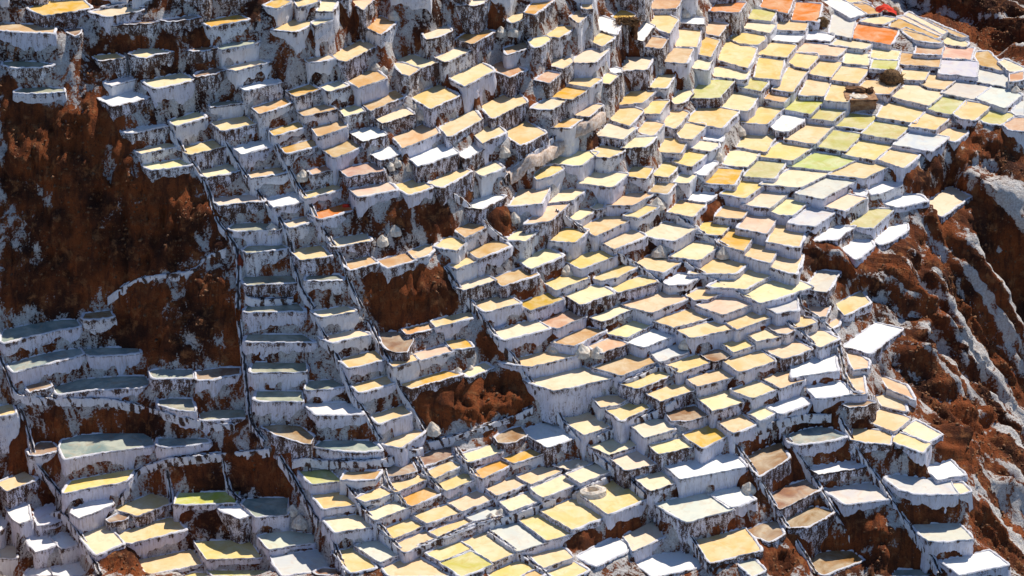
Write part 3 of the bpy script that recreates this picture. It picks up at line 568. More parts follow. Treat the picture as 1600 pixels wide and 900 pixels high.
CHAN = '''-703,499,285 -695,489,273 -687,486,257 -677,465,250 -668,453,244 -659,445,235 -652,445,223 -643,435,216 -634,423,209 -625,417,200 -623,415,184 -619,406,172 -615,393,162 -611,383,150 -608,373,139 -598,366,129 -589,359,120 -580,350,112 -570,342,103 -561,335,93 -560,326,81 -560,318,68 -559,310,55 -559,301,45 -559,290,35 -559,280,25 -559,271,14 -559,263,3 -559,254,-7|salt-rimmed irrigation channel, nearest such one above the reddish mud spout
-610,514,278 -602,504,269 -595,498,258 -588,496,245 -581,490,234 -572,477,227 -564,463,221 -556,455,212 -548,449,201 -541,442,192 -533,442,179 -524,431,172 -514,411,169 -504,404,160 -495,393,153 -486,383,146 -477,381,135 -466,362,128 -455,351,117 -454,348,104 -452,344,92 -450,330,84 -448,322,73 -446,316,62 -440,299,52 -434,285,41 -429,276,27 -419,264,18 -409,253,8 -399,242,-1|salt-rimmed irrigation channel, second nearest such one above the reddish mud spout
-831,312,-10 -818,311,0 -805,310,11 -792,312,19 -780,314,28 -755,314,37 -741,313,40 -728,313,42 -715,312,44 -701,311,46 -688,311,48 -673,311,50 -658,311,53 -643,312,54 -639,327,74 -625,329,79 -611,332,83 -596,334,88 -582,336,93|salt-rimmed irrigation channel, nearest such one left of the reddish mud spout
-555,239,-25 -553,232,-36 -551,225,-47 -549,217,-57 -547,209,-68 -546,201,-80 -544,191,-91 -542,178,-100 -539,166,-109 -538,156,-120 -536,148,-132 -534,140,-144 -532,129,-154 -531,113,-160 -529,101,-169 -528,92,-179 -517,80,-187 -506,69,-196 -494,55,-204|salt-rimmed irrigation channel, nearest such one above the dark oval hollow
-1038,178,-74 -1032,171,-84 -1026,163,-94 -1020,153,-102 -1014,143,-114 -1008,136,-127 -1003,129,-140 -988,127,-139 -973,126,-140 -958,129,-142 -945,134,-146 -930,138,-149 -916,139,-150 -901,141,-151 -887,144,-153 -873,147,-154 -858,150,-156 -844,153,-158 -829,155,-159 -814,154,-161 -800,153,-164 -785,151,-166 -770,150,-168 -755,148,-170 -739,142,-170 -725,133,-170 -710,118,-166 -695,110,-166 -682,104,-167 -668,101,-170 -655,99,-174 -642,97,-177 -629,101,-182 -616,101,-184 -603,99,-185 -590,97,-187 -575,99,-187 -559,99,-185|salt-rimmed irrigation channel, fourth nearest such one left of the dark oval hollow
-923,-17,-324 -907,-27,-320 -891,-41,-314 -883,-49,-322 -872,-70,-321 -864,-81,-327 -856,-90,-334 -847,-104,-337 -838,-120,-340 -830,-139,-344 -822,-158,-348 -814,-176,-353 -804,-206,-349|salt-rimmed irrigation channel, nearest such one left of the bottom left rust mound
-994,113,-158 -988,108,-169 -982,103,-180 -979,98,-192 -976,92,-203 -973,86,-214 -970,78,-224 -964,56,-226 -961,51,-238 -958,46,-250 -950,41,-258 -941,37,-268 -932,34,-278 -924,29,-286 -914,19,-292 -902,-1,-292 -893,-32,-289|salt-rimmed irrigation channel, third nearest such one above the bottom left rust mound
-787,-3,-305 -781,5,-295 -774,11,-285 -769,24,-279 -764,39,-274 -759,51,-267 -743,56,-261 -726,58,-254 -712,55,-249 -698,52,-243 -684,51,-239 -670,52,-237 -656,54,-237 -643,56,-236 -629,59,-236 -614,62,-237 -600,63,-236 -585,64,-235 -570,63,-232 -556,62,-230 -541,60,-228 -526,57,-224 -511,53,-221 -482,43,-212|salt-rimmed irrigation channel, second nearest such one left of the dark oval hollow
-695,44,-263 -693,39,-275 -690,33,-287 -687,27,-299 -686,20,-312 -684,0,-317 -683,-8,-330|salt-rimmed irrigation channel, nearest such one above the bottom left rust mound
-581,55,-248 -578,47,-259 -576,40,-270 -574,34,-283 -572,27,-295 -559,11,-299 -545,-10,-300|salt-rimmed irrigation channel, nearest such one left of the pair of heaps beside the grey pond
-465,31,-222 -458,25,-232 -450,19,-241 -443,12,-250 -435,2,-257 -427,-13,-261 -420,-28,-266 -413,-41,-272 -406,-52,-279 -397,-63,-288 -389,-77,-295 -379,-101,-296|salt-rimmed irrigation channel, nearest such one above the pair of heaps beside the grey pond
-502,530,266 -494,512,260 -488,504,249 -482,498,237 -475,486,228 -468,471,221 -462,465,209 -455,462,197 -447,459,185 -440,452,174 -430,420,176 -422,408,168 -416,407,155 -409,397,147 -401,375,145 -395,368,136 -388,366,124 -380,364,110 -372,350,102 -362,328,99 -354,324,86 -346,321,73 -341,302,68 -337,289,59 -333,282,48 -329,277,36 -323,272,24 -316,266,14 -310,261,3 -304,256,-8|salt-rimmed irrigation channel, nearest such one left of the red cloth
-19,577,139 -11,601,140 -2,618,144 9,627,149 20,631,156 32,640,162 44,656,164 56,675,164 68,691,167 80,727,160 93,740,164|salt-rimmed irrigation channel, nearest such one left of the long pale footpath
-123,481,147 -111,491,133 -99,507,116 -86,500,110 -74,503,99 -63,485,89 -53,478,74 -42,480,64 -30,479,55 -19,471,50 -7,459,44 6,458,33|salt-rimmed irrigation channel, nearest such one right of the round rust mound
-542,270,17 -541,264,4 -527,267,4 -514,271,2 -500,271,3 -486,272,3 -472,273,3 -458,276,2 -444,276,3|salt-rimmed irrigation channel, nearest such one below the reddish mud spout
-396,223,-14 -390,214,-24 -384,209,-36 -375,194,-43 -367,183,-52 -359,178,-64 -351,173,-76 -345,163,-86 -340,150,-93 -335,138,-101 -330,129,-111 -325,120,-121 -316,105,-126 -308,92,-133 -299,84,-142 -291,79,-153 -285,71,-161 -278,62,-169 -272,53,-177 -265,47,-186 -259,40,-195|salt-rimmed irrigation channel, second nearest such one above the dark oval hollow
-291,245,-31 -285,238,-43 -278,228,-53 -271,216,-62 -264,199,-66 -257,182,-70 -250,173,-78 -243,154,-81 -236,143,-87 -233,143,-104 -229,139,-119 -225,135,-134 -215,128,-144 -206,118,-152 -196,114,-164 -188,107,-177 -180,100,-190 -172,94,-203|salt-rimmed irrigation channel, nearest such one left of the broad furrowed rust bank
-139,360,38 -129,353,27 -119,349,13 -110,335,5 -100,325,-3 -91,328,-17 -82,327,-29 -72,311,-34 -64,295,-39 -56,287,-49 -48,286,-63 -39,274,-70 -31,259,-76 -22,247,-81 -13,241,-90 -3,241,-101 6,237,-111 14,218,-114 22,211,-123 30,211,-136 39,195,-140 47,184,-147 55,176,-159 63,172,-173|salt-rimmed irrigation channel, nearest such one above the broad furrowed rust bank
-172,83,-220 -158,92,-222 -144,97,-221 -130,101,-220 -116,99,-216 -102,99,-210 -89,103,-207 -75,108,-204 -62,115,-203 -48,122,-202 -35,130,-201 -22,139,-200 -9,147,-199 3,154,-197 16,159,-194 29,164,-191 42,168,-187|salt-rimmed irrigation channel, nearest such one below the broad furrowed rust bank
-438,18,-224 -425,12,-221 -411,10,-221 -399,13,-223 -386,16,-225 -373,17,-227 -359,10,-223 -345,2,-219 -330,-2,-216 -316,-3,-215 -301,-3,-214 -287,-1,-214 -272,2,-215 -258,12,-220 -246,27,-225 -233,37,-226 -221,42,-224 -208,43,-220 -195,53,-221 -181,70,-226|salt-rimmed irrigation channel, nearest such one right of the dark oval hollow
-335,-30,-234 -328,-42,-244 -320,-53,-251 -311,-69,-255 -302,-87,-258 -294,-95,-267 -281,-115,-269 -269,-135,-270 -257,-137,-283 -247,-151,-288 -237,-166,-292 -227,-179,-298 -216,-195,-302|salt-rimmed irrigation channel, nearest such one right of the pair of heaps beside the grey pond
-256,-1,-234 -251,-20,-240 -245,-37,-247 -236,-55,-248 -228,-61,-255 -220,-64,-265 -212,-83,-265|salt-rimmed irrigation channel, second nearest such one right of the dark oval hollow
-189,47,-236 -181,24,-237 -174,9,-242 -165,-8,-244 -156,-17,-252 -147,-29,-257 -137,-42,-262|salt-rimmed irrigation channel, third nearest such one below the broad furrowed rust bank
-113,79,-229 -103,53,-230 -95,37,-233 -86,27,-239 -78,18,-246 -70,0,-248 -62,-7,-255|salt-rimmed irrigation channel, nearest such one above the two grey salt heaps in the lower pond
-362,-130,-290 -355,-146,-296 -350,-158,-303 -344,-167,-313 -338,-186,-316 -332,-202,-321 -326,-228,-320 -319,-248,-323|salt-rimmed irrigation channel, nearest such one below the pair of heaps beside the grey pond
-190,-186,-302 -177,-180,-300 -164,-171,-300 -151,-162,-299 -138,-157,-296 -125,-150,-293 -112,-140,-292 -99,-129,-292 -86,-118,-292 -73,-107,-292 -60,-106,-290 -47,-100,-290 -34,-94,-291 -21,-85,-293 -8,-82,-292 6,-77,-292 19,-69,-291 32,-60,-290 46,-52,-289 59,-47,-286 72,-44,-281 86,-33,-282|salt-rimmed irrigation channel, nearest such one below the two grey salt heaps in the lower pond
28,630,138 41,641,140 54,663,137 67,681,136 80,705,132|salt-rimmed irrigation channel, nearest such one below the long pale footpath
369,533,-38 381,527,-43 393,515,-46 406,503,-48 418,498,-54 431,493,-60 444,488,-66 456,472,-65 469,459,-67 482,449,-69 494,438,-72 507,425,-73 520,427,-86 531,408,-87|salt-rimmed irrigation channel, second nearest such one below the orange brown outcrop among tan ponds
357,661,10 371,652,3 385,640,-3 399,638,-13 413,627,-16 427,619,-21 441,611,-26 453,584,-22 467,575,-26 480,573,-35 494,571,-43 507,555,-44 521,552,-48 534,547,-52 548,546,-57 560,519,-50|salt-rimmed irrigation channel, nearest such one below the orange brown outcrop among tan ponds
96,565,70 108,575,55 121,581,42 133,575,35 145,566,29 157,548,28 169,544,19 181,548,7 193,549,-2 205,537,-4 216,521,-5 228,519,-13 240,525,-24 256,527,-35 270,511,-36 281,503,-42 292,496,-47 302,485,-51 313,484,-60 324,473,-64|salt-rimmed irrigation channel, nearest such one left of the orange brown outcrop among tan ponds
223,203,-148 238,206,-144 254,218,-144 269,230,-144 282,244,-144 295,256,-143 307,257,-136 323,248,-138 339,230,-135|salt-rimmed irrigation channel, nearest such one right of the trio of salt heaps
77,171,-184 86,162,-191 95,157,-200 104,149,-207 114,132,-210 124,117,-214 134,101,-218 144,92,-225|salt-rimmed irrigation channel, second nearest such one above the mound with a dark hole
164,78,-240 174,73,-247 184,63,-250 194,50,-252 204,43,-257 217,35,-263 230,17,-264 243,4,-267 253,-13,-270 263,-31,-274 273,-41,-281 284,-33,-295 294,-55,-290 304,-67,-291 314,-81,-291 324,-92,-293 334,-100,-296 342,-103,-308 350,-113,-316 358,-116,-328 366,-125,-336 371,-141,-339 377,-154,-344 381,-184,-338 387,-196,-343 393,-203,-351|salt-rimmed irrigation channel, nearest such one right of the low brown bank near the bottom edge
170,103,-220 184,113,-217 197,123,-215 212,129,-212 227,126,-204 242,126,-198 254,135,-197 267,142,-194 279,150,-192 292,157,-189 304,158,-184 316,158,-176 328,168,-174 341,177,-171|salt-rimmed irrigation channel, second nearest such one below the trio of salt heaps
194,34,-273 181,24,-273 167,14,-274 154,2,-273 141,-7,-275 128,-7,-281 114,-14,-284|salt-rimmed irrigation channel, nearest such one above the mound with a dark hole
451,86,-226 460,79,-236 469,76,-249 477,57,-251 484,34,-252 491,15,-255 498,8,-264 504,7,-276 511,6,-288 518,2,-299 524,-8,-306 530,-18,-313 535,-33,-317 541,-37,-328 547,-49,-333 553,-62,-339|salt-rimmed irrigation channel, nearest such one below the brown ruined terraces
-45,-116,-310 -35,-130,-309 -24,-144,-309 -13,-157,-309 -3,-172,-309 7,-185,-309 18,-183,-318 28,-189,-324 38,-201,-325 48,-214,-326 58,-228,-326 68,-236,-330|salt-rimmed irrigation channel, nearest such one left of the low brown bank near the bottom edge
550,403,-93 563,402,-100 577,392,-107 589,370,-107 601,366,-117 613,361,-126 622,340,-126 633,329,-132|salt-rimmed irrigation channel, nearest such one below the rust ridge at the right edge
604,456,-76 607,433,-92 624,430,-103 639,413,-106 650,409,-114 661,407,-124 670,393,-127 680,386,-134 681,353,-136 685,340,-148 686,321,-156 687,299,-163 687,274,-169 693,259,-174 698,235,-175 702,215,-178 716,214,-181 732,231,-194 750,259,-212|salt-rimmed irrigation channel, nearest such one left of the big white flat pond by the ravine
567,-72,-357 574,-76,-367 581,-79,-378 588,-82,-390 593,-93,-396 598,-109,-399 603,-124,-402|salt-rimmed irrigation channel, second nearest such one below the brown ruined terraces
672,176,-217 678,167,-225 684,158,-233 689,144,-238 695,130,-243 701,127,-255 709,118,-263 717,109,-271 724,101,-280 732,94,-289 740,86,-298 747,74,-304 753,60,-308 758,44,-311 763,26,-313 769,15,-319 775,6,-327 782,-2,-335 788,-9,-343 796,-16,-351 804,-24,-358 810,-36,-363 817,-48,-367 824,-61,-371 831,-71,-377 839,-75,-387 844,-81,-398 848,-96,-404 851,-114,-408|salt-rimmed irrigation channel, nearest such one left of the ravine at the lower right
562,130,-238 569,114,-242 576,107,-251 583,102,-261 591,97,-272 598,94,-283 606,86,-292 612,72,-297 619,60,-303 625,47,-309 632,37,-316 638,25,-322 645,13,-328 652,2,-337 660,-5,-347 668,-10,-359 676,-16,-371 684,-22,-382|salt-rimmed irrigation channel, nearest such one right of the brown ruined terraces
441,94,-208 454,92,-202 468,101,-202 483,113,-205 498,124,-206 512,131,-206 528,142,-207 543,150,-207 558,155,-205 574,165,-206 589,175,-207 603,182,-211 617,185,-213 630,186,-213 643,185,-213 656,184,-212|salt-rimmed irrigation channel, nearest such one above the brown ruined terraces'''
HEAPS = '''-24.63,18.35,6.37,0.66|pale heap of harvested salt, nearest such one above the reddish mud spout
-21.65,23.25,10.08,0.70|pale heap of harvested salt, nearest such one left of the red cloth
-21.83,-2.15,-14.84,0.62|pale heap of harvested salt, nearest such one below the dark oval hollow
-21.10,-3.00,-15.68,0.83|pale heap of harvested salt, second nearest such one below the dark oval hollow
-12.74,42.30,20.28,0.62|pale heap of harvested salt, third nearest such one above the long pale footpath
-14.53,36.95,16.50,0.52|pale heap of harvested salt, nearest such one below the rust rock outcrop at the top
-13.67,36.60,16.32,0.45|pale heap of harvested salt, fifth nearest such one above the red cloth
-9.67,32.85,12.78,0.62|pale heap of harvested salt, second nearest such one left of the long pale footpath
-10.30,33.20,13.39,0.45|pale heap of harvested salt, nearest such one below the shaggy brown outcrop at the top
-12.10,25.55,10.56,0.52|pale heap of harvested salt, second nearest such one above the red cloth
-10.76,25.70,9.98,0.37|pale heap of harvested salt, nearest such one above the round rust mound
-0.86,31.70,8.98,0.66|pale heap of harvested salt, nearest such one left of the long pale footpath
0.10,45.60,17.10,0.62|pale heap of harvested salt, nearest such one left of the brushwood roofed shelter
-12.70,24.90,10.44,0.45|pale heap of harvested salt, nearest such one above the red cloth
-12.08,19.65,5.53,0.62|pale heap of harvested salt, nearest such one left of the round rust mound
-13.40,18.60,4.89,0.62|pale heap of harvested salt, nearest such one below the hollow with two small salt heaps
0.20,26.25,3.84,0.66|pale heap of harvested salt, nearest such one right of the round rust mound
-8.10,5.20,-9.74,0.83|pale heap of harvested salt, nearest such one left of the broad furrowed rust bank
-4.31,11.05,-5.92,0.41|pale heap of harvested salt, second nearest such one above the broad furrowed rust bank
-5.52,9.90,-5.71,0.45|pale heap of harvested salt, nearest such one above the broad furrowed rust bank
-2.09,-4.15,-14.50,0.49|pale heap of harvested salt, second nearest such one below the broad furrowed rust bank
-1.10,-3.45,-14.49,0.58|pale heap of harvested salt, nearest such one left of the mound with a dark hole
-1.19,45.60,17.10,0.62|pale heap of harvested salt, second nearest such one left of the brushwood roofed shelter
20.31,68.10,10.32,0.58|pale heap of harvested salt, nearest such one right of the brushwood roofed shelter
21.97,68.50,10.22,0.45|pale heap of harvested salt, second nearest such one right of the brushwood roofed shelter
22.62,28.90,-1.62,0.72|pale heap of harvested salt, nearest such one below the orange brown outcrop among tan ponds
15.69,33.95,1.76,0.83|pale heap of harvested salt, nearest such one right of the long pale footpath
5.81,23.40,-1.01,0.72|pale heap of harvested salt, nearest such one above the trio of salt heaps
5.93,24.90,0.01,0.41|pale heap of harvested salt, second nearest such one above the trio of salt heaps
15.84,28.45,-1.20,0.83|pale heap of harvested salt, third nearest such one above the trio of salt heaps
4.34,14.05,-5.19,0.83|pale heap of harvested salt, nearest such one left of the trio of salt heaps
7.12,13.60,-5.34,0.93|pale heap of harvested salt, second nearest such one right of the broad furrowed rust bank
8.76,13.40,-5.38,0.72|pale heap of harvested salt, nearest such one right of the trio of salt heaps
17.96,15.75,-5.66,0.62|pale heap of harvested salt, second nearest such one right of the trio of salt heaps
23.77,0.30,-13.80,0.72|pale heap of harvested salt, nearest such one left of the brown ruined terraces
6.68,3.05,-12.97,0.41|pale heap of harvested salt, nearest such one above the mound with a dark hole
58.48,60.65,3.69,0.62|pale heap of harvested salt, nearest such one right of the round brushwood heap
25.77,50.50,3.11,0.62|pale heap of harvested salt, nearest such one left of the squat earth hut
22.87,43.85,2.95,0.52|pale heap of harvested salt, nearest such one above the orange brown outcrop among tan ponds'''

X0,X1,Y0,Y1=-78.,90.,226.,346.
def poly_mask(poly,xs,ys):
    """cells of grid xs,ys inside poly -> (iy0,ix0,mask)"""
    h=xs[1]-xs[0]
    a=max(0,int((poly[:,0].min()-xs[0])/h)-1); b=min(len(xs),int((poly[:,0].max()-xs[0])/h)+2)
    c=max(0,int((poly[:,1].min()-ys[0])/h)-1); d=min(len(ys),int((poly[:,1].max()-ys[0])/h)+2)
    X,Y=np.meshgrid(xs[a:b],ys[c:d]); m=np.zeros(X.shape,bool); n=len(poly)
    for k in range(n):
        xa,ya=poly[k]; xb,yb=poly[(k+1)%n]
        if ya==yb: continue
        m^=((ya>Y)!=(yb>Y))&(X<(xb-xa)*(Y-ya)/(yb-ya)+xa)
    return c,a,m
def relax(z,fix,n):
    for _ in range(n):
        p=np.pad(z,1,mode='edge')
        # linear extrapolation keeps slope going at the border
        p[0]=2*p[1]-p[2]; p[-1]=2*p[-2]-p[-3]; p[:,0]=2*p[:,1]-p[:,2]; p[:,-1]=2*p[:,-2]-p[:,-3]
        a=(p[:-2,1:-1]+p[2:,1:-1]+p[1:-1,:-2]+p[1:-1,2:])*.25
        z=np.where(fix,z,a)
    return z
def terrain(ponds,ctrl,hs=(2.,1.,.5,.25)):
    """ponds: [(poly,z)], ctrl: [(x,y,z)] -> xs,ys,z,pondmask (harmonic surface through the pond floors)"""
    z=None
    for lv,h in enumerate(hs):
        xs=np.arange(X0,X1+.01,h); ys=np.arange(Y0,Y1+.01,h)
        acc=np.zeros((len(ys),len(xs))); cnt=np.zeros_like(acc)
        low=np.full(acc.shape,1e9)
        for poly,zz in ponds:
            c,a,m=poly_mask(poly,xs,ys)
            s=low[c:c+m.shape[0],a:a+m.shape[1]]
            s[m]=np.minimum(s[m],zz)
            if not m.any():
                cx,cy=poly.mean(0); i=int(round((cy-Y0)/h)); j=int(round((cx-X0)/h))
                if 0<=i<len(ys) and 0<=j<len(xs): low[i,j]=min(low[i,j],zz)
        fix=low<1e8; val=np.where(fix,low,0.); pm=fix.copy()
        if lv<2:
            for x,y,zz in ctrl:
                i=int(round((y-Y0)/h)); j=int(round((x-X0)/h))
                if 0<=i<len(ys) and 0<=j<len(xs) and not fix[i,j]: val[i,j]=zz; fix[i,j]=True
        if z is None:
            # plane fit as first guess
            iy,ix=np.nonzero(fix); A=np.c_[xs[ix],ys[iy],np.ones(len(ix))]
            co=np.linalg.lstsq(A,val[fix],rcond=None)[0]
            XX,YY=np.meshgrid(xs,ys); z=co[0]*XX+co[1]*YY+co[2]
        else:
            oy=np.arange(len(ys))*h/hp; ox=np.arange(len(xs))*h/hp
            i=np.minimum(oy.astype(int),z.shape[0]-2); j=np.minimum(ox.astype(int),z.shape[1]-2)
            fy=(oy-i)[:,None]; fx=(ox-j)[None]
            z=(z[i][:,j]*(1-fy)*(1-fx)+z[i+1][:,j]*fy*(1-fx)+z[i][:,j+1]*(1-fy)*fx+z[i+1][:,j+1]*fy*fx)
        z=np.where(fix,val,z)
        z=relax(z,fix,(600,300,60,30)[lv]); hp=h
    return xs,ys,z,pm

# ------------------------------------------------------------------ helpers
rng = np.random.default_rng(7)
HASH = rng.random(4096)
def vnoise(x, y, z):
    xi = np.floor(x).astype(np.int64); yi = np.floor(y).astype(np.int64); zi = np.floor(z).astype(np.int64)
    fx, fy, fz = x - xi, y - yi, z - zi
    fx, fy, fz = fx*fx*(3-2*fx), fy*fy*(3-2*fy), fz*fz*(3-2*fz)
    h = lambda a, b, c: HASH[(a*73856093 ^ b*19349663 ^ c*83492791) & 4095]
    r = 0
    for i in (0, 1):
        for j in (0, 1):
            for k in (0, 1):
                r = r + h(xi+i, yi+j, zi+k) * (fx if i else 1-fx) * (fy if j else 1-fy) * (fz if k else 1-fz)
    return r * 2 - 1
def fbm(x, y, z, o=4):
    r = 0; a = 1; f = 1
    for _ in range(o):
        r = r + a * vnoise(x*f, y*f, z*f + 17.3*f); a *= .5; f *= 2.03
    return r
def mesh(name, v, q, mat, parent=None, loc=None, attrs=None, smooth=True):
    """v (n,3) array, q list of faces or (m,4) array"""
    me = bpy.data.meshes.new(name)
    v = np.asarray(v, np.float32)
    if isinstance(q, np.ndarray):
        m, k = q.shape
        me.vertices.add(len(v)); me.vertices.foreach_set('co', v.ravel())
        me.loops.add(m*k); me.loops.foreach_set('vertex_index', q.astype(np.int32).ravel())
        me.polygons.add(m); me.polygons.foreach_set('loop_start', np.arange(0, m*k, k, dtype=np.int32))
        me.update(calc_edges=True)
    else:
        me.from_pydata(v.tolist(), [], q)
    if smooth: me.polygons.foreach_set('use_smooth', np.ones(len(me.polygons), bool))
    for k, a in (attrs or {}).items():
        a = np.asarray(a, np.float32)
        if a.ndim == 1:
            at = me.attributes.new(k, 'FLOAT', 'POINT'); at.data.foreach_set('value', a)
        else:
            at = me.attributes.new(k, 'FLOAT_VECTOR', 'POINT'); at.data.foreach_set('vector', a.ravel())
    me.materials.append(mat)
    o = bpy.data.objects.new(name, me); COL.objects.link(o)
    if parent: o.parent = parent
    if loc is not None: o.location = loc
    return o
def empty(name, loc, label, cat, group=None):
    o = bpy.data.objects.new(name, None); o.empty_display_size = .3; COL.objects.link(o); o.location = loc
    o['label'] = label; o['category'] = cat
    if group: o['group'] = group
    return o
def tag(o, label=None, cat=None, group=None, kind=None):
    for k, x in (('label', label), ('category', cat), ('group', group), ('kind', kind)):
        if x: o[k] = x
    return o

# ------------------------------------------------------------------ materials
def material(name):
    m = bpy.data.materials.new(name); m.use_nodes = True
    t = m.node_tree; b = t.nodes['Principled BSDF']
    return m, t, b
def N(t, ty, **k):
    n = t.nodes.new(ty)
    for a, v in k.items(): setattr(n, a, v)
    return n
def noise(t, vec, scale, detail=4, rough=.6, dist=0):
    n = N(t, 'ShaderNodeTexNoise'); n.inputs['Scale'].default_value = scale; n.inputs['Detail'].default_value = detail
    n.inputs['Roughness'].default_value = rough; n.inputs['Distortion'].default_value = dist
    t.links.new(vec, n.inputs['Vector']); return n.outputs['Fac']
def mth(t, op, a, b=None, c=None, clamp=False):
    n = N(t, 'ShaderNodeMath', operation=op); n.use_clamp = clamp
    for i, x in enumerate((a, b, c)):
        if x is None: continue
        if isinstance(x, (int, float)): n.inputs[i].default_value = x
        else: t.links.new(x, n.inputs[i])
    return n.outputs[0]
def step(t, x, lo, hi):
    n = N(t, 'ShaderNodeMapRange', interpolation_type='SMOOTHSTEP')
    t.links.new(x, n.inputs[0])
    for i, y in ((1, lo), (2, hi)):
        if isinstance(y, (int, float)): n.inputs[i].default_value = y
        else: t.links.new(y, n.inputs[i])
    return n.outputs[0]
def mix(t, f, a, b, mode='MIX'):
    n = N(t, 'ShaderNodeMix', data_type='RGBA', blend_type=mode)
    for i, x in ((0, f), (6, a), (7, b)):
        if isinstance(x, (int, float)): n.inputs[i].default_value = x
        elif isinstance(x, tuple): n.inputs[i].default_value = x + (1,)
        else: t.links.new(x, n.inputs[i])
    return n.outputs[2]
def attr(t, name, out='Fac'):
    n = N(t, 'ShaderNodeAttribute', attribute_name=name); return n.outputs[out]
def pos(t, sx=1, sy=1, sz=1):
    g = N(t, 'ShaderNodeNewGeometry'); mp = N(t, 'ShaderNodeMapping'); mp.inputs['Scale'].default_value = (sx, sy, sz)
    t.links.new(g.outputs['Position'], mp.inputs['Vector']); return mp.outputs[0]
def bump(t, b, h, strength, dist):
    n = N(t, 'ShaderNodeBump'); n.inputs['Strength'].default_value = strength; n.inputs['Distance'].default_value = dist
    t.links.new(h, n.inputs['Height']); t.links.new(n.outputs[0], b.inputs['Normal'])

# salt crust on mud walls: white with a skylight blue put into the colour, the mud breaking through where 'dirt' is high
def crusted(name, w1, w2, streak):
    m, t, b = material(name)
    P = pos(t); PV = pos(t, 1, 1, .35)
    d = attr(t, 'dirt')
    n1 = noise(t, PV, 2.0, 7, .8); n2 = noise(t, P, 7.5, 5, .8); n3 = noise(t, pos(t, 1, 1, .12), 6, 3, .6)
    spot = mth(t, 'ADD', mth(t, 'MULTIPLY', n1, .6), mth(t, 'MULTIPLY', n2, .4))
    thr = mth(t, 'SUBTRACT', .70, mth(t, 'MULTIPLY', d, .26))
    mask = step(t, spot, thr, mth(t, 'ADD', thr, .045))
    c0 = mix(t, step(t, n1, .35, .65), w1, w2)
    c0 = mix(t, mth(t, 'MULTIPLY', step(t, n3, .5, .68), streak), c0, (.42, .34, .31))
    mud = mix(t, step(t, n2, .38, .6), (.028, .019, .017), (.13, .066, .042))
    t.links.new(mix(t, mask, c0, mud), b.inputs['Base Color'])
    b.inputs['Roughness'].default_value = .85; b.inputs['Specular IOR Level'].default_value = .25
    bump(t, b, mth(t, 'SUBTRACT', spot, mth(t, 'MULTIPLY', mask, .12)), .9, .22)
    return m
MS = crusted('salt_crust', (.80, .79, .82), (.70, .68, .71), .3)
MWALL = crusted('salt_stained_mud_shade_tint', (.77, .76, .85), (.62, .60, .68), .55)  # bluish cast of the shaded wall faces is put into these base colours

# pond water over a salt floor
MW, t, b = material('brine')
P = pos(t)
e = attr(t, 'edge'); tint = attr(t, 'tint', 'Vector'); age = attr(t, 'crust')
n1 = noise(t, P, .45, 4, .6, .6); n2 = noise(t, P, 2.2, 5, .65, .3)
c = mix(t, step(t, n1, .3, .7), tint, mix(t, .45, tint, (.84, .78, .60)))
c = mix(t, mth(t, 'MULTIPLY', step(t, noise(t, P, .9, 4, .6, 1.), .48, .72), .5), c, mix(t, .5, tint, (.62, .30, .10)))
cr = mth(t, 'ADD', mth(t, 'ADD', mth(t, 'MULTIPLY', mth(t, 'MULTIPLY', e, e), .52), age), mth(t, 'MULTIPLY', mth(t, 'SUBTRACT', n2, .5), 1.1))
cm = step(t, cr, .38, .62)
c = mix(t, cm, c, (.84, .81, .75))
t.links.new(c, b.inputs['Base Color'])
t.links.new(mth(t, 'ADD', mth(t, 'MULTIPLY', cm, .6), .14), b.inputs['Roughness'])
b.inputs['Specular IOR Level'].default_value = .4; b.inputs['IOR'].default_value = 1.33
bump(t, b, n2, .12, .1)

# hillside: red earth, salted where the ponds drip
MG, t, b = material('hill_earth')
P = pos(t)
so_ = attr(t, 'soil')
n0 = noise(t, P, .16, 5, .6); n1 = noise(t, P, .9, 7, .68, .4); n2 = noise(t, P, 4.5, 5, .7); n3 = noise(t, pos(t, 1, 1, .25), .7, 5, .65, .8)
red = mix(t, step(t, n0, .36, .62), (.055, .022, .014), (.29, .080, .026))
red = mix(t, step(t, n1, .50, .68), red, (.35, .14, .055))
n5 = noise(t, pos(t, 1.5, .3, .3), 1.2, 6, .7, .5)
red = mix(t, mth(t, 'MULTIPLY', step(t, n5, .48, .62), .6), red, (.05, .022, .016))
red = mix(t, mth(t, 'MULTIPLY', step(t, n2, .54, .66), .6), red, (.035, .02, .014))
saltc = mix(t, step(t, n2, .4, .6), (.76, .74, .72), (.56, .50, .46))
thr = mth(t, 'ADD', .33, mth(t, 'MULTIPLY', so_, .33))
f = mth(t, 'ADD', mth(t, 'MULTIPLY', n3, .6), mth(t, 'MULTIPLY', n2, .4))
salt = step(t, f, thr, mth(t, 'ADD', thr, .06))
t.links.new(mix(t, salt, red, saltc), b.inputs['Base Color'])
b.inputs['Roughness'].default_value = .95; b.inputs['Specular IOR Level'].default_value = .1
n4 = noise(t, P, 11, 4, .75)
bump(t, b, mth(t, 'ADD', mth(t, 'ADD', mth(t, 'MULTIPLY', n1, .7), mth(t, 'MULTIPLY', n2, .5)), mth(t, 'MULTIPLY', n4, .22)), 1., .6)

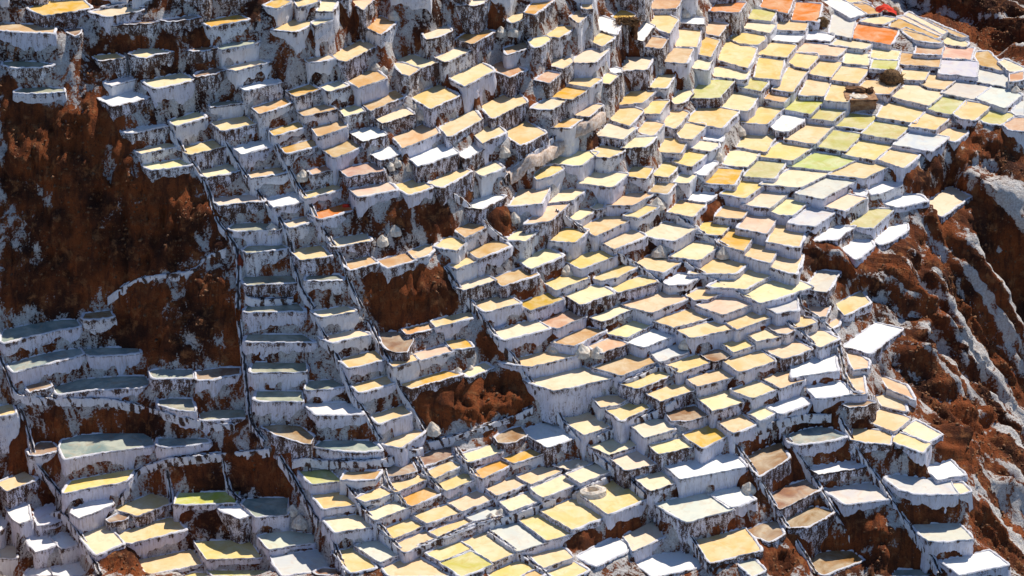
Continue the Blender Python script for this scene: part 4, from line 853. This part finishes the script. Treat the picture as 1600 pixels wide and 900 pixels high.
def plain(name, c1, c2, scale, rough=.9, bs=.6, bd=.08):
    m, t, b = material(name); P = pos(t)
    n = noise(t, P, scale, 6, .7)
    t.links.new(mix(t, step(t, n, .35, .65), c1, c2), b.inputs['Base Color'])
    b.inputs['Roughness'].default_value = rough; b.inputs['Specular IOR Level'].default_value = .2
    bump(t, b, n, bs, bd); return m
MH = plain('heaped_salt', (.76, .70, .60), (.56, .45, .35), 3.5)
MC = plain('wet_channel', (.10, .07, .06), (.035, .028, .028), 2.5, .4)
ME = plain('bare_earth', (.26, .13, .065), (.10, .05, .028), 2.5)
MT = plain('red_cloth', (.75, .05, .02), (.55, .03, .015), 2., .8, .3)
MB = plain('dry_brush', (.22, .12, .05), (.06, .035, .02), 5.)
MM = plain('mud_plaster', (.42, .25, .14), (.22, .11, .06), 2.)
MR = plain('rust_mud', (.22, .045, .02), (.09, .02, .012), 3.)

# ------------------------------------------------------------------ ponds: read the layout
TINT = {'y': (.78, .53, .235), 'c': (.82, .66, .41), 'g': (.68, .36, .055), 't': (.56, .31, .13), 'p': (.72, .46, .26), 'w': (.87, .85, .82),
        's': (.60, .60, .54), 'e': (.52, .47, .13), 'd': (.24, .255, .19), 'b': (.21, .27, .25), 'k': (.27, .14, .07), 'O': (.66, .18, .008), 'W': (.88, .88, .89)}  # 'd' and 'b' have the ponds' shade and sky reflection put into the tint
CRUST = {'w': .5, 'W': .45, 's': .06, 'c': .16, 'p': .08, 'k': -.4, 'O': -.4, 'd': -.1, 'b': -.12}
ponds = []
for ln in PONDS.strip().split('\n'):
    a, _, lab = ln.partition('|'); p = a.split()
    poly = np.array([[float(x) for x in q.split(',')] for q in p[2:]]) / 100
    poly[:, 1] += YB
    x, y = poly.T
    if np.dot(x, np.roll(y, -1)) - np.dot(y, np.roll(x, -1)) < 0: poly = poly[::-1]
    ponds.append((p[0][0], int(p[0][1]), float(p[1]) / 100, poly, lab))
ctrl = []
for q in CTRL.split():
    x, y, z = map(float, q.split(',')); ctrl.append((x, y + YB, z))

# ------------------------------------------------------------------ hillside
xs, ys, zt, pm = terrain([(p[3], p[2]) for p in ponds], ctrl)
XX, YY = np.meshgrid(xs, ys)
soil = np.zeros(zt.shape)
for ln in SOIL.strip().split('\n'):
    p = ln.split(); k = float(p[0]); poly = np.array([[float(x) for x in q.split(',')] for q in p[1:]]) / 10; poly[:, 1] += YB
    c, a, m = poly_mask(poly, xs, ys); s = soil[c:c+m.shape[0], a:a+m.shape[1]]; s[m] = np.maximum(s[m], k) if k > 0 else -k
def blur(a, n):
    for _ in range(n):
        p = np.pad(a, 1, mode='edge'); a = (p[:-2, 1:-1] + p[2:, 1:-1] + p[1:-1, :-2] + p[1:-1, 2:] + 2*a) / 6
    return a
soil = blur(soil, 9); soil = np.maximum(np.clip(soil + .55*fbm(XX*.7, YY*.7, zt*.4, 4)*(soil > .05)*(soil < .97), 0, 1), .40)
dist = np.full(zt.shape, 9.); near = pm.copy()
for k in range(9):
    dist[near & (dist > k)] = np.minimum(dist[near & (dist > k)], k)
    p = np.pad(near, 1); near = p[:-2, 1:-1] | p[2:, 1:-1] | p[1:-1, :-2] | p[1:-1, 2:] | near
free = np.clip((dist - 1) / 7, 0, 1)
gy, gx = np.gradient(zt, .25)
ln_ = np.sqrt(1 + gx**2 + gy**2)
big = fbm(XX*.22, YY*.22, zt*.22, 3); rid = 1 - 2*np.abs(fbm(XX*.45 + 5, YY*.45, zt*.2, 4)); fine = 1 - 2.6*np.abs(fbm(XX*1.1, YY*1.1, zt*.45, 3))
gul = 1 - 2.2*np.abs(fbm(XX*.5 + .15*big, YY*.10, zt*.03, 4))
disp = free * (.12 * fine + (.15 + np.maximum(soil - .40, 0)*1.6) * (.8*big + .22*rid + .11*fine + .5*gul))
strata = np.sin(zt*3.1 + 2*big) * .12 * (soil > .5) * free
# the ravine on the right: spurs and gullies running down to the lower right
rav = blur(((XX > 26) & (soil > .7) & (XX + .62*(YY - 270) > 30)).astype(float), 10) * free
sa_ = XX*.96 - (YY - 270)*.28; ta_ = XX*.28 + (YY - 270)*.96
spur = 1.15 - 2.3*np.abs(fbm(sa_*.03 + 3, ta_*.11, 0*zt, 2)) + .26*(1 - 2*np.abs(fbm(sa_*.045, ta_*.45 + 9, 0*zt, 4))) + .06*fbm(XX*.9, YY*.9, zt*.6, 4)
disp = disp*(1 - .6*rav) + rav*2.6*spur
streak = np.clip((fbm(sa_*.035 + 31, ta_*.5, 0*zt, 4) - .02)*3, 0, 1)*rav
soil = np.where(rav > .4, 1., soil) - streak*.85
base = zt.copy(); base[pm] -= .5
vx = XX - gx/ln_*(disp + strata); vy = YY - gy/ln_*(disp + strata); vz = base + disp/ln_ - .05
ny, nx = zt.shape
idx = np.arange(ny*nx).reshape(ny, nx)
q = np.stack([idx[:-1, :-1].ravel(), idx[:-1, 1:].ravel(), idx[1:, 1:].ravel(), idx[1:, :-1].ravel()], 1)
hill = mesh('hillside', np.stack([vx.ravel(), vy.ravel(), vz.ravel()], 1), q, MG, attrs={'soil': soil.ravel()})
hill['kind'] = 'structure'
def zat(x, y):
    i = np.clip((np.asarray(y) - Y0)/.25, 0, ny - 2); j = np.clip((np.asarray(x) - X0)/.25, 0, nx - 2)
    a = i.astype(int); b_ = j.astype(int); fy = i - a; fx = j - b_
    return zt[a, b_]*(1-fy)*(1-fx) + zt[a+1, b_]*fy*(1-fx) + zt[a, b_+1]*(1-fy)*fx + zt[a+1, b_+1]*fy*fx
xw = np.arange(-900, 901, 60.); yw = np.arange(-200, 1201, 60.)
GX, GY = np.meshgrid(xw, yw)

# ------------------------------------------------------------------ ponds: build
def loop(poly, h=.3):
    pts = []
    n = len(poly)
    for k in range(n):
        a, b_ = poly[k], poly[(k+1) % n]; L = np.hypot(*(b_ - a)); m = max(1, int(round(L/h)))
        for s in range(m): pts.append(a + (b_ - a)*s/m)
    p = np.array(pts)
    if len(p) < 8: return loop(poly, h*.5)
    p = .88*p + .06*(np.roll(p, 1, 0) + np.roll(p, -1, 0))
    return p
def grid_faces(n, r, off=0):
    i = np.arange(n); j = (i + 1) % n
    return np.concatenate([np.stack([off + k*n + i, off + (k+1)*n + i, off + (k+1)*n + j, off + k*n + j], 1) for k in range(r - 1)])
from mathutils import kdtree
LOOPS = [loop(p[3]) for p in ponds]
KD = kdtree.KDTree(sum(len(l) for l in LOOPS)); OWN = []
for i_, l in enumerate(LOOPS):
    for q_ in l: KD.insert((q_[0], q_[1], 0), len(OWN)); OWN.append(i_)
KD.balance()
def room(i, p):
    """half the free ground between each rim point and the next pond"""
    r = []
    for x, y in p.tolist():
        d = [dd for _, k, dd in KD.find_range((x, y, 0), 2.4) if OWN[k] != i]
        r.append(min(d) if d else 2.4)
    r = np.array(r)
    for _ in range(3): r = .5*r + .25*(np.roll(r, 1) + np.roll(r, -1))
    return r
def pond_geo(i_, c, dirt, z, poly):
    p = LOOPS[i_]; n = len(p); free_ = room(i_, p)
    T = np.where(free_ < 1.1, np.clip(free_*.5 - .06, .09, .30), .2); flare = np.clip((free_ - .95)*.5, 0, .75)
    for _ in range(2): T = .5*T + .25*(np.roll(T, 1) + np.roll(T, -1))
    tg = np.roll(p, -1, 0) - np.roll(p, 1, 0); tg /= np.maximum(np.hypot(tg[:, 0], tg[:, 1]), 1e-6)[:, None]
    nr = np.stack([tg[:, 1], -tg[:, 0]], 1)
    zz = np.full(n, z)
    wob = .07 * fbm(p[:, 0]*.8, p[:, 1]*.8, zz, 3)
    p = p + nr*(wob + .06)[:, None]
    jag = rng.random(n); drt = rng.normal()*.2
    cen = p.mean(0)
    # rim
    rim = []
    for off, h, jj in ((-.10, -.05, 0), (-.03, .07, .06), (.06, .115, .12), (.13, .08, .12), (.20, -.05, .05)):
        o = (off if off < .1 else T + off - .17) + .05*(rng.random(n) - .5)
        rim.append(np.c_[p + nr*o[:, None], zz + h + jj*(jag - .4)])
    rv = np.concatenate(rim); rf = grid_faces(n, 5)
    rd = np.concatenate([np.full(n, a) for a in (-.1, -.15, -.1, .35, 1.0)]) + .35*dirt*.6 + .25*(np.tile(jag, 5) - .5)
    # wall: down to the ground it stands on
    o1 = p + nr*.8; o2 = p + nr*1.7; o3 = p + nr*2.6
    bot = np.minimum(np.minimum(np.minimum(zat(o1[:, 0], o1[:, 1]), zat(o2[:, 0], o2[:, 1])), zat(o3[:, 0], o3[:, 1]) + .4), z - .35) - .45
    bot = np.maximum(bot, z - 3.8)
    bot = .5*bot + .25*(np.roll(bot, 1) + np.roll(bot, -1))
    R = int(np.clip(math.ceil((z - bot).max()/.3) + 1, 3, 13))
    wv = []; wd = []
    for k in range(R):
        u = k/(R - 1); h = z + .02 - (z + .02 - bot)*u
        q = p + nr*(T - .01 + .03*u*(z - bot) + flare*u**1.3)[:, None]
        dn = fbm(q[:, 0]*1.4, q[:, 1]*1.4, h*1.1, 3)*.11*(.3 if k == 0 else 1) + .03*(rng.random(n) - .5)
        wv.append(np.c_[q + nr*dn[:, None], h])
        wd.append(np.full(n, .46 + .34*dirt + drt) + (.8*jag**2 if k <= 1 else 0) + .35*max(0, u - .5) )
    wv = np.concatenate(wv); wf = grid_faces(n, R); wd = np.minimum(np.concatenate(wd), .92)
    # water sheet: outer ring, inner ring, centre
    ins = []
    for f in (.28,):
        d = cen - p; L = np.maximum(np.hypot(d[:, 0], d[:, 1]), .01)
        ins.append(p + d*np.minimum(.5, f*1.4/L*.9)[:, None])
    sv = np.concatenate([np.c_[p + nr*.0, zz], np.c_[ins[0], zz], [[cen[0], cen[1], z]]])
    i = np.arange(n); j = (i+1) % n
    sf = [tuple(x) for x in np.stack([i, j, n + j, n + i], 1).tolist()] + [(n + a, n + b2, 2*n) for a, b2 in zip(i.tolist(), j.tolist())]
    edge = np.concatenate([np.ones(n), np.zeros(n + 1)])
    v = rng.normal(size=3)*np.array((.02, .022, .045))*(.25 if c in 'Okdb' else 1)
    tint = np.array(TINT[c])*(1 + rng.normal()*.04) + v
    cr = CRUST.get(c, 0.) + rng.normal()*.07
    sa = {'edge': edge, 'tint': np.tile(np.clip(tint, .01, .9), (2*n + 1, 1)), 'crust': np.full(2*n + 1, cr)}
    return cen, (wv, wf[:, ::-1], {'dirt': wd}), (rv, rf[:, ::-1], {'dirt': rd}), (sv, sf, sa)
NI = 300
rest = []
for k, (c, dirt, z, poly, lab) in enumerate(ponds):
    cen, wall, rim, wat = pond_geo(k, c, dirt, z, poly)
    if k < NI:
        org = np.array([cen[0], cen[1], z])
        r = empty('salt_pond', org, lab, 'salt pond', 'terraced salt ponds on the hillside')
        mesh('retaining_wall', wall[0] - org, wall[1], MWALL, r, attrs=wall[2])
        mesh('salt_rim', rim[0] - org, rim[1], MS, r, attrs=rim[2])
        mesh('bed' if c == 'k' else 'water', wat[0] - org, wat[1], MW, r, attrs=wat[2], smooth=False)
    else:
        rest.append((wall, rim, wat))
if rest:
    V = []; Fc = []; mi = []; at = {'dirt': [], 'edge': [], 'crust': [], 'tint': []}; off = 0
    for parts in rest:
        for w_, (v, f, a) in enumerate(parts):
            V.append(v); n = len(v)
            f = f.tolist() if isinstance(f, np.ndarray) else f
            Fc += [tuple(x + off for x in ff) for ff in f]; mi += [1 if w_ == 2 else 0]*len(f)
            for kx in ('dirt', 'edge', 'crust'): at[kx].append(a.get(kx, np.zeros(n)))
            at['tint'].append(a.get('tint', np.zeros((n, 3)))); off += n
    o = mesh('small_salt_ponds', np.concatenate(V), Fc, MS, attrs={kx: np.concatenate(x) for kx, x in at.items()}, smooth=False)
    o.data.materials.append(MW); o.data.polygons.foreach_set('material_index', np.array(mi, np.int32))
    tag(o, 'the many smallest salt ponds filling gaps between the larger terraces', 'salt pond', 'terraced salt ponds on the hillside', 'stuff')

# ------------------------------------------------------------------ irrigation channels
def sweep(pts, nr, prof):
    n = len(pts); m = len(prof)
    v = np.concatenate([np.c_[pts[:, :2] + nr*(o + .04*(rng.random(n)-.5))[:, None] if False else pts[:, :2] + nr*(o + .14*(rng.random((n, 1)) - .5)), pts[:, 2] + h + .14*(rng.random(n) - .5)] for o, h in prof])
    i = np.arange(n - 1)
    f = np.concatenate([np.stack([k*n + i, k*n + i + 1, (k+1)*n + i + 1, (k+1)*n + i], 1) for k in range(m - 1)])
    return v, f
for ln in CHAN.strip().split('\n'):
    a, _, lab = ln.partition('|')
    p = np.array([[float(x) for x in q.split(',')] for q in a.split()]) / 20; p[:, 1] += YB
    s = np.concatenate([[0], np.cumsum(np.hypot(*(np.diff(p[:, :2], axis=0)).T) + 1e-4)])
    u = np.arange(0, s[-1], .3)
    if len(u) < 4: continue
    p = np.stack([np.interp(u, s, p[:, k]) for k in range(3)], 1)
    for _ in range(4): p[1:-1] = .5*p[1:-1] + .25*(p[:-2] + p[2:])
    tg = np.gradient(p[:, :2], axis=0); tg /= np.maximum(np.hypot(tg[:, 0], tg[:, 1]), 1e-5)[:, None]; nr = np.stack([-tg[:, 1], tg[:, 0]], 1)
    zl = [zat(p[:, 0] + nr[:, 0]*o, p[:, 1] + nr[:, 1]*o) for o in (-.3, 0, .3)]
    zc = np.maximum(p[:, 2], np.mean(zl, 0))
    for _ in range(6): zc[1:-1] = .5*zc[1:-1] + .25*(zc[:-2] + zc[2:])
    p[:, 2] = zc + .26
    org = p[0].copy(); p -= org
    r = empty('irrigation_channel', org, lab, 'channel', 'irrigation channels between the ponds')
    for sg in (-1, 1):
        v, f = sweep(p, nr, [(sg*.31, -.9), (sg*.26, -.1), (sg*.20, .06), (sg*.13, .03), (sg*.09, -.2)])
        mesh('channel_lip', v, f if sg > 0 else f[:, ::-1], MS, r, attrs={'dirt': .35 + 1.1*rng.random(len(v))*(rng.random(len(v)) > .4)})
    v, f = sweep(p, nr, [(-.17, -.06), (0, -.09), (.17, -.06)])
    mesh('channel_bed', v, f, MC, r)

# ------------------------------------------------------------------ heaps of salt
def lathe_blob(rs, hs_, seg=18, jit=.12, fx=1, fy=1):
    v = []; s0 = rng.random()*50
    for k, (r, h) in enumerate(zip(rs, hs_)):
        a = np.arange(seg)*2*math.pi/seg
        rr = r*(1 + jit*fbm(np.cos(a)*1.6 + s0, np.sin(a)*1.6, np.full(seg, h*1.5 + s0), 3))
        v.append(np.c_[rr*np.cos(a)*fx, rr*np.sin(a)*fy, np.full(seg, h) + .04*rr*rng.normal(size=seg)*(1 if r > .05 else 0)])
    v = np.concatenate(v); f = grid_faces(seg, len(rs))[:, ::-1].tolist()
    n = len(v); f.append(tuple(range(n - seg, n)))
    return v, f
for ln in HEAPS.strip().split('\n'):
    a, _, lab = ln.partition('|'); x, y, z, r = map(float, a.split(','))
    y += YB; r *= .68
    v, f = lathe_blob([r*1.7, r*1.35, r*.98, r*.66, r*.34, r*.08], [-.5, .0, .33*r, .66*r, 1.0*r, 1.22*r], 22, .17)
    o = mesh('salt_heap', v, f, MH, loc=(x, y, float(z) + .05), smooth=False)
    tag(o, lab, 'salt heap', 'heaps of raked salt beside the ponds')

# ------------------------------------------------------------------ odd things among the ponds
XT = {'shelter': (13.04, 305.85, 12.71), 'brush': (44.27, 312.75, 3.99), 'brush2': (37.37, 325.95, 5.92), 'hut': (40.16, 307.15, 2.68), 'tarp': (45.6, 330.9, 5.28), 'bundle': (46.75, 331.2, 4.99), 'cloth': (-17.14, 271.35, 7.37), 'spout': (-27.85, 266.05, 3.58), 'mound': (8.06, 249.35, -13.91)}
PATH = [(-0.68, 279.85, 7.17), (0.82, 281.4, 7.28), (2.19, 282.6, 7.55), (3.58, 284.75, 7.56), (4.85, 286.95, 7.47), (6.11, 288.4, 7.81), (7.3, 288.8, 8.54), (8.5, 289.95, 8.87), (9.68, 292.25, 8.7)]
def box(cx, cy, cz, sx, sy, sz, jit=.08, n=5, rot=0.):
    """a lumpy block of built earth: subdivided box with uneven faces; returns verts, faces"""
    v = []; f = []; ids = {}
    def vid(i, j, k):
        if (i, j, k) not in ids:
            ids[i, j, k] = len(v); x, y, z = (i/n - .5)*sx, (j/n - .5)*sy, (k/n)*sz
            r = rng.normal(size=3)*jit
            x, y, z = x + r[0], y + r[1], z + r[2]*.6
            v.append((cx + x*math.cos(rot) - y*math.sin(rot), cy + x*math.sin(rot) + y*math.cos(rot), cz + z))
        return ids[i, j, k]
    for a in range(n):
        for b_ in range(n):
            for e, fl in ((0, 0), (n, 1)):
                for g in ((lambda p, q: (p, q, e)), (lambda p, q: (p, e, q)), (lambda p, q: (e, p, q))):
                    f.append([vid(*g(a, b_)), vid(*g(a+1, b_)), vid(*g(a+1, b_+1)), vid(*g(a, b_+1))])
    return np.array(v), f
def sticks(n, rad, hgt, length, flat=.3, th=.035):
    v = []; f = []
    for _ in range(n):
        a = rng.random()*6.283; r = rad*math.sqrt(rng.random()); c = np.array([r*math.cos(a), r*math.sin(a)*.8, hgt*(1 - (r/rad)**2)*(.4 + .6*rng.random())])
        d = rng.normal(size=3); d[2] = d[2]*flat + .15; d /= np.linalg.norm(d); L = length*(.5 + rng.random())*.5
        u = np.cross(d, (0, 0, 1.)); u /= np.linalg.norm(u) + 1e-6; w = np.cross(d, u); o = len(v)
        for e, k in ((-L, 1), (L, .4)):
            for g in ((1, 0), (-.5, .87), (-.5, -.87)): v.append(c + d*e + (u*g[0] + w*g[1])*th*k)
        for k in range(3): f.append([o + k, o + (k+1) % 3, o + 3 + (k+1) % 3, o + 3 + k])
    return np.array(v), f
def merge(*vf):
    V = []; F_ = []; o = 0
    for v, f in vf: V.append(v); F_ += [[x + o for x in q] for q in f]; o += len(v)
    return np.concatenate(V), F_
# shelter: three earth walls round a dark opening, brushwood on top
r = empty('shelter', XT['shelter'], 'small dark earth shelter open at the front under a brushwood roof', 'shelter')
for sx in (-1, 1): mesh('side_wall', *box(sx*.95, .5, -.7, .4, 1.6, 2.1, .06), ME, r, smooth=False)
mesh('back_wall', *box(0, 1.25, -.7, 1.6, .35, 2.0, .06), ME, r, smooth=False)
v, f = sticks(90, 1.35, .25, 1.3, .1, .06); v[:, 2] += 1.45
mesh('brush_roof', v, f, MB, r, smooth=False)
# brushwood heaps
for k, sc, lab in (('brush', 1.25, 'round heap of dark dry brushwood standing above a tan pond'), ('brush2', .7, 'small bundle of dark brushwood beside the deep orange ponds')):
    vb, fb = lathe_blob([1.*sc, .98*sc, .8*sc, .45*sc, .1*sc], [-.4, .3*sc, .75*sc, 1.0*sc, 1.05*sc], 18, .2)
    vs, fs = sticks(int(170*sc), 1.1*sc, 1.05*sc, .9*sc, .7)
    tag(mesh('brushwood_heap', *merge((vb, fb), (vs, fs)), MB, loc=XT[k], smooth=False), lab, 'brushwood', 'heaps of brushwood')
# earth hut
r = empty('earth_hut', XT['hut'], 'squat brown earth hut with a flat salt whitened roof between yellow ponds', 'hut')
mesh('wall', *box(0, 1.1, -.9, 3.4, 2.2, 2.0, .09, 6, .05), MM, r, smooth=False)
mesh('roof', *box(0, 1.1, 1.12, 3.6, 2.4, .22, .05, 6, .05), MM, r, smooth=False)
v, f = lathe_blob([1.0, .95, .6, .1], [0, .05, .09, .1], 16, .25, 1.1, .7); v[:, :2] += (-.2, .8); v[:, 2] += 1.36
mesh('salt_patch', v, f, MH, r, smooth=False)
mesh('roof_slab', *box(-.4, 2.5, .6, 2.2, .7, 1.15, .1, 5, -.25), ME, r, smooth=False)
mesh('roof_slab', *box(1.2, 2.1, .9, .7, .6, .9, .09, 4, .3), ME, r, smooth=False)
# red tarp, tented over two poles, and a bundle beside it
g = 15; U, V_ = np.meshgrid(np.linspace(-1, 1, g), np.linspace(-1, 1, g))
hh = 1.15*(1 - .55*np.abs(U + .15) - .35*np.abs(V_)) + .06*np.sin(7*U + 3*V_) + .05*np.sin(11*V_)
tv = np.stack([U.ravel()*1.25, V_.ravel()*.9, hh.ravel()], 1); ii = np.arange(g*g).reshape(g, g)
tf = np.stack([ii[:-1, :-1].ravel(), ii[:-1, 1:].ravel(), ii[1:, 1:].ravel(), ii[1:, :-1].ravel()], 1)
tag(mesh('red_tarp', tv, tf, MT, loc=XT['tarp']), 'bright red tarp tented at the top edge of the terraces', 'tarp')
v, f = merge(lathe_blob([.5, .6, .5, .15], [-.3, .2, .75, .95], 14, .2), sticks(25, .5, .9, .6, 1.))
tag(mesh('bundle', v, f, MM, loc=XT['bundle'], smooth=False), 'brown tied bundle leaning beside the red tarp', 'bundle')
v, f = lathe_blob([.26, .24, .17, .06], [-.1, .08, .17, .2], 14, .4, 1.3, .8)
tag(mesh('red_cloth', v, f, MT, loc=(XT['cloth'][0], XT['cloth'][1], XT['cloth'][2] + .1)), 'small crumpled red cloth lying at the back of a golden pond', 'cloth')
v, f = lathe_blob([.1, .32, .38, .28, .12, .05], [-.9, -.6, -.2, .25, .7, .9], 16, .25)
tag(mesh('mud_spout', v, f, MR, loc=XT['spout']), 'dark red mud spout bulging at the foot of a channel', 'mud spout')
v, f = lathe_blob([1.5, 1.35, 1.15, .8, .55, .4, .1], [-.6, .1, .45, .6, .5, .05, 0.], 24, .22, 1.15, .9)
tag(mesh('hollow_mound', v, f, MH, loc=XT['mound'], smooth=False), 'pale salt mound with a dark hole sunk in its top', 'mound')
# footpath
p = np.array(PATH); s = np.concatenate([[0], np.cumsum(np.hypot(*(np.diff(p[:, :2], axis=0)).T))]); u = np.arange(0, s[-1], .3)
p = np.stack([np.interp(u, s, p[:, k]) for k in range(3)], 1)
for _ in range(8): p[1:-1] = .5*p[1:-1] + .25*(p[:-2] + p[2:])
tg = np.gradient(p[:, :2], axis=0); tg /= np.hypot(tg[:, 0], tg[:, 1])[:, None]; nr = np.stack([-tg[:, 1], tg[:, 0]], 1)
p[:, 2] = np.maximum(p[:, 2], zat(p[:, 0], p[:, 1])) + .2
for _ in range(8): p[1:-1, 2] = .5*p[1:-1, 2] + .25*(p[:-2, 2] + p[2:, 2])
v, f = sweep(p, nr, [(-.75, -1.2), (-.62, 0), (-.3, .06), (0, .03), (.3, .06), (.62, 0), (.75, -1.2)])
tag(mesh('footpath', v, f, plain('trodden_salt', (.70, .60, .52), (.45, .31, .22), 3.), smooth=False), kind='structure')
# clods and stones lying loose on the red earth
ok = (soil > .6) & (dist > 6); cy_, cx_ = np.nonzero(ok); pick = rng.choice(len(cy_), 5200)
tmpl = np.array([(1, 0, 0), (-.5, .87, 0), (-.5, -.87, 0), (.2, .1, .8), (0, 0, -.7)]); tfc = [(0, 1, 3), (1, 2, 3), (2, 0, 3), (1, 0, 4), (2, 1, 4), (0, 2, 4)]
k = .06 + .22*rng.random(5200)**4
V = (tmpl[None] + rng.normal(size=(5200, 5, 3))*.22)*k[:, None, None]
V += np.stack([vx[cy_[pick], cx_[pick]], vy[cy_[pick], cx_[pick]], vz[cy_[pick], cx_[pick]] + .03], 1)[:, None]
Fq = (np.array(tfc)[None] + (np.arange(5200)*5)[:, None, None]).reshape(-1, 3)
tag(mesh('loose_stones', V.reshape(-1, 3), Fq, ME, smooth=False), 'loose clods and stones scattered over the red earth banks', 'stones', kind='stuff')
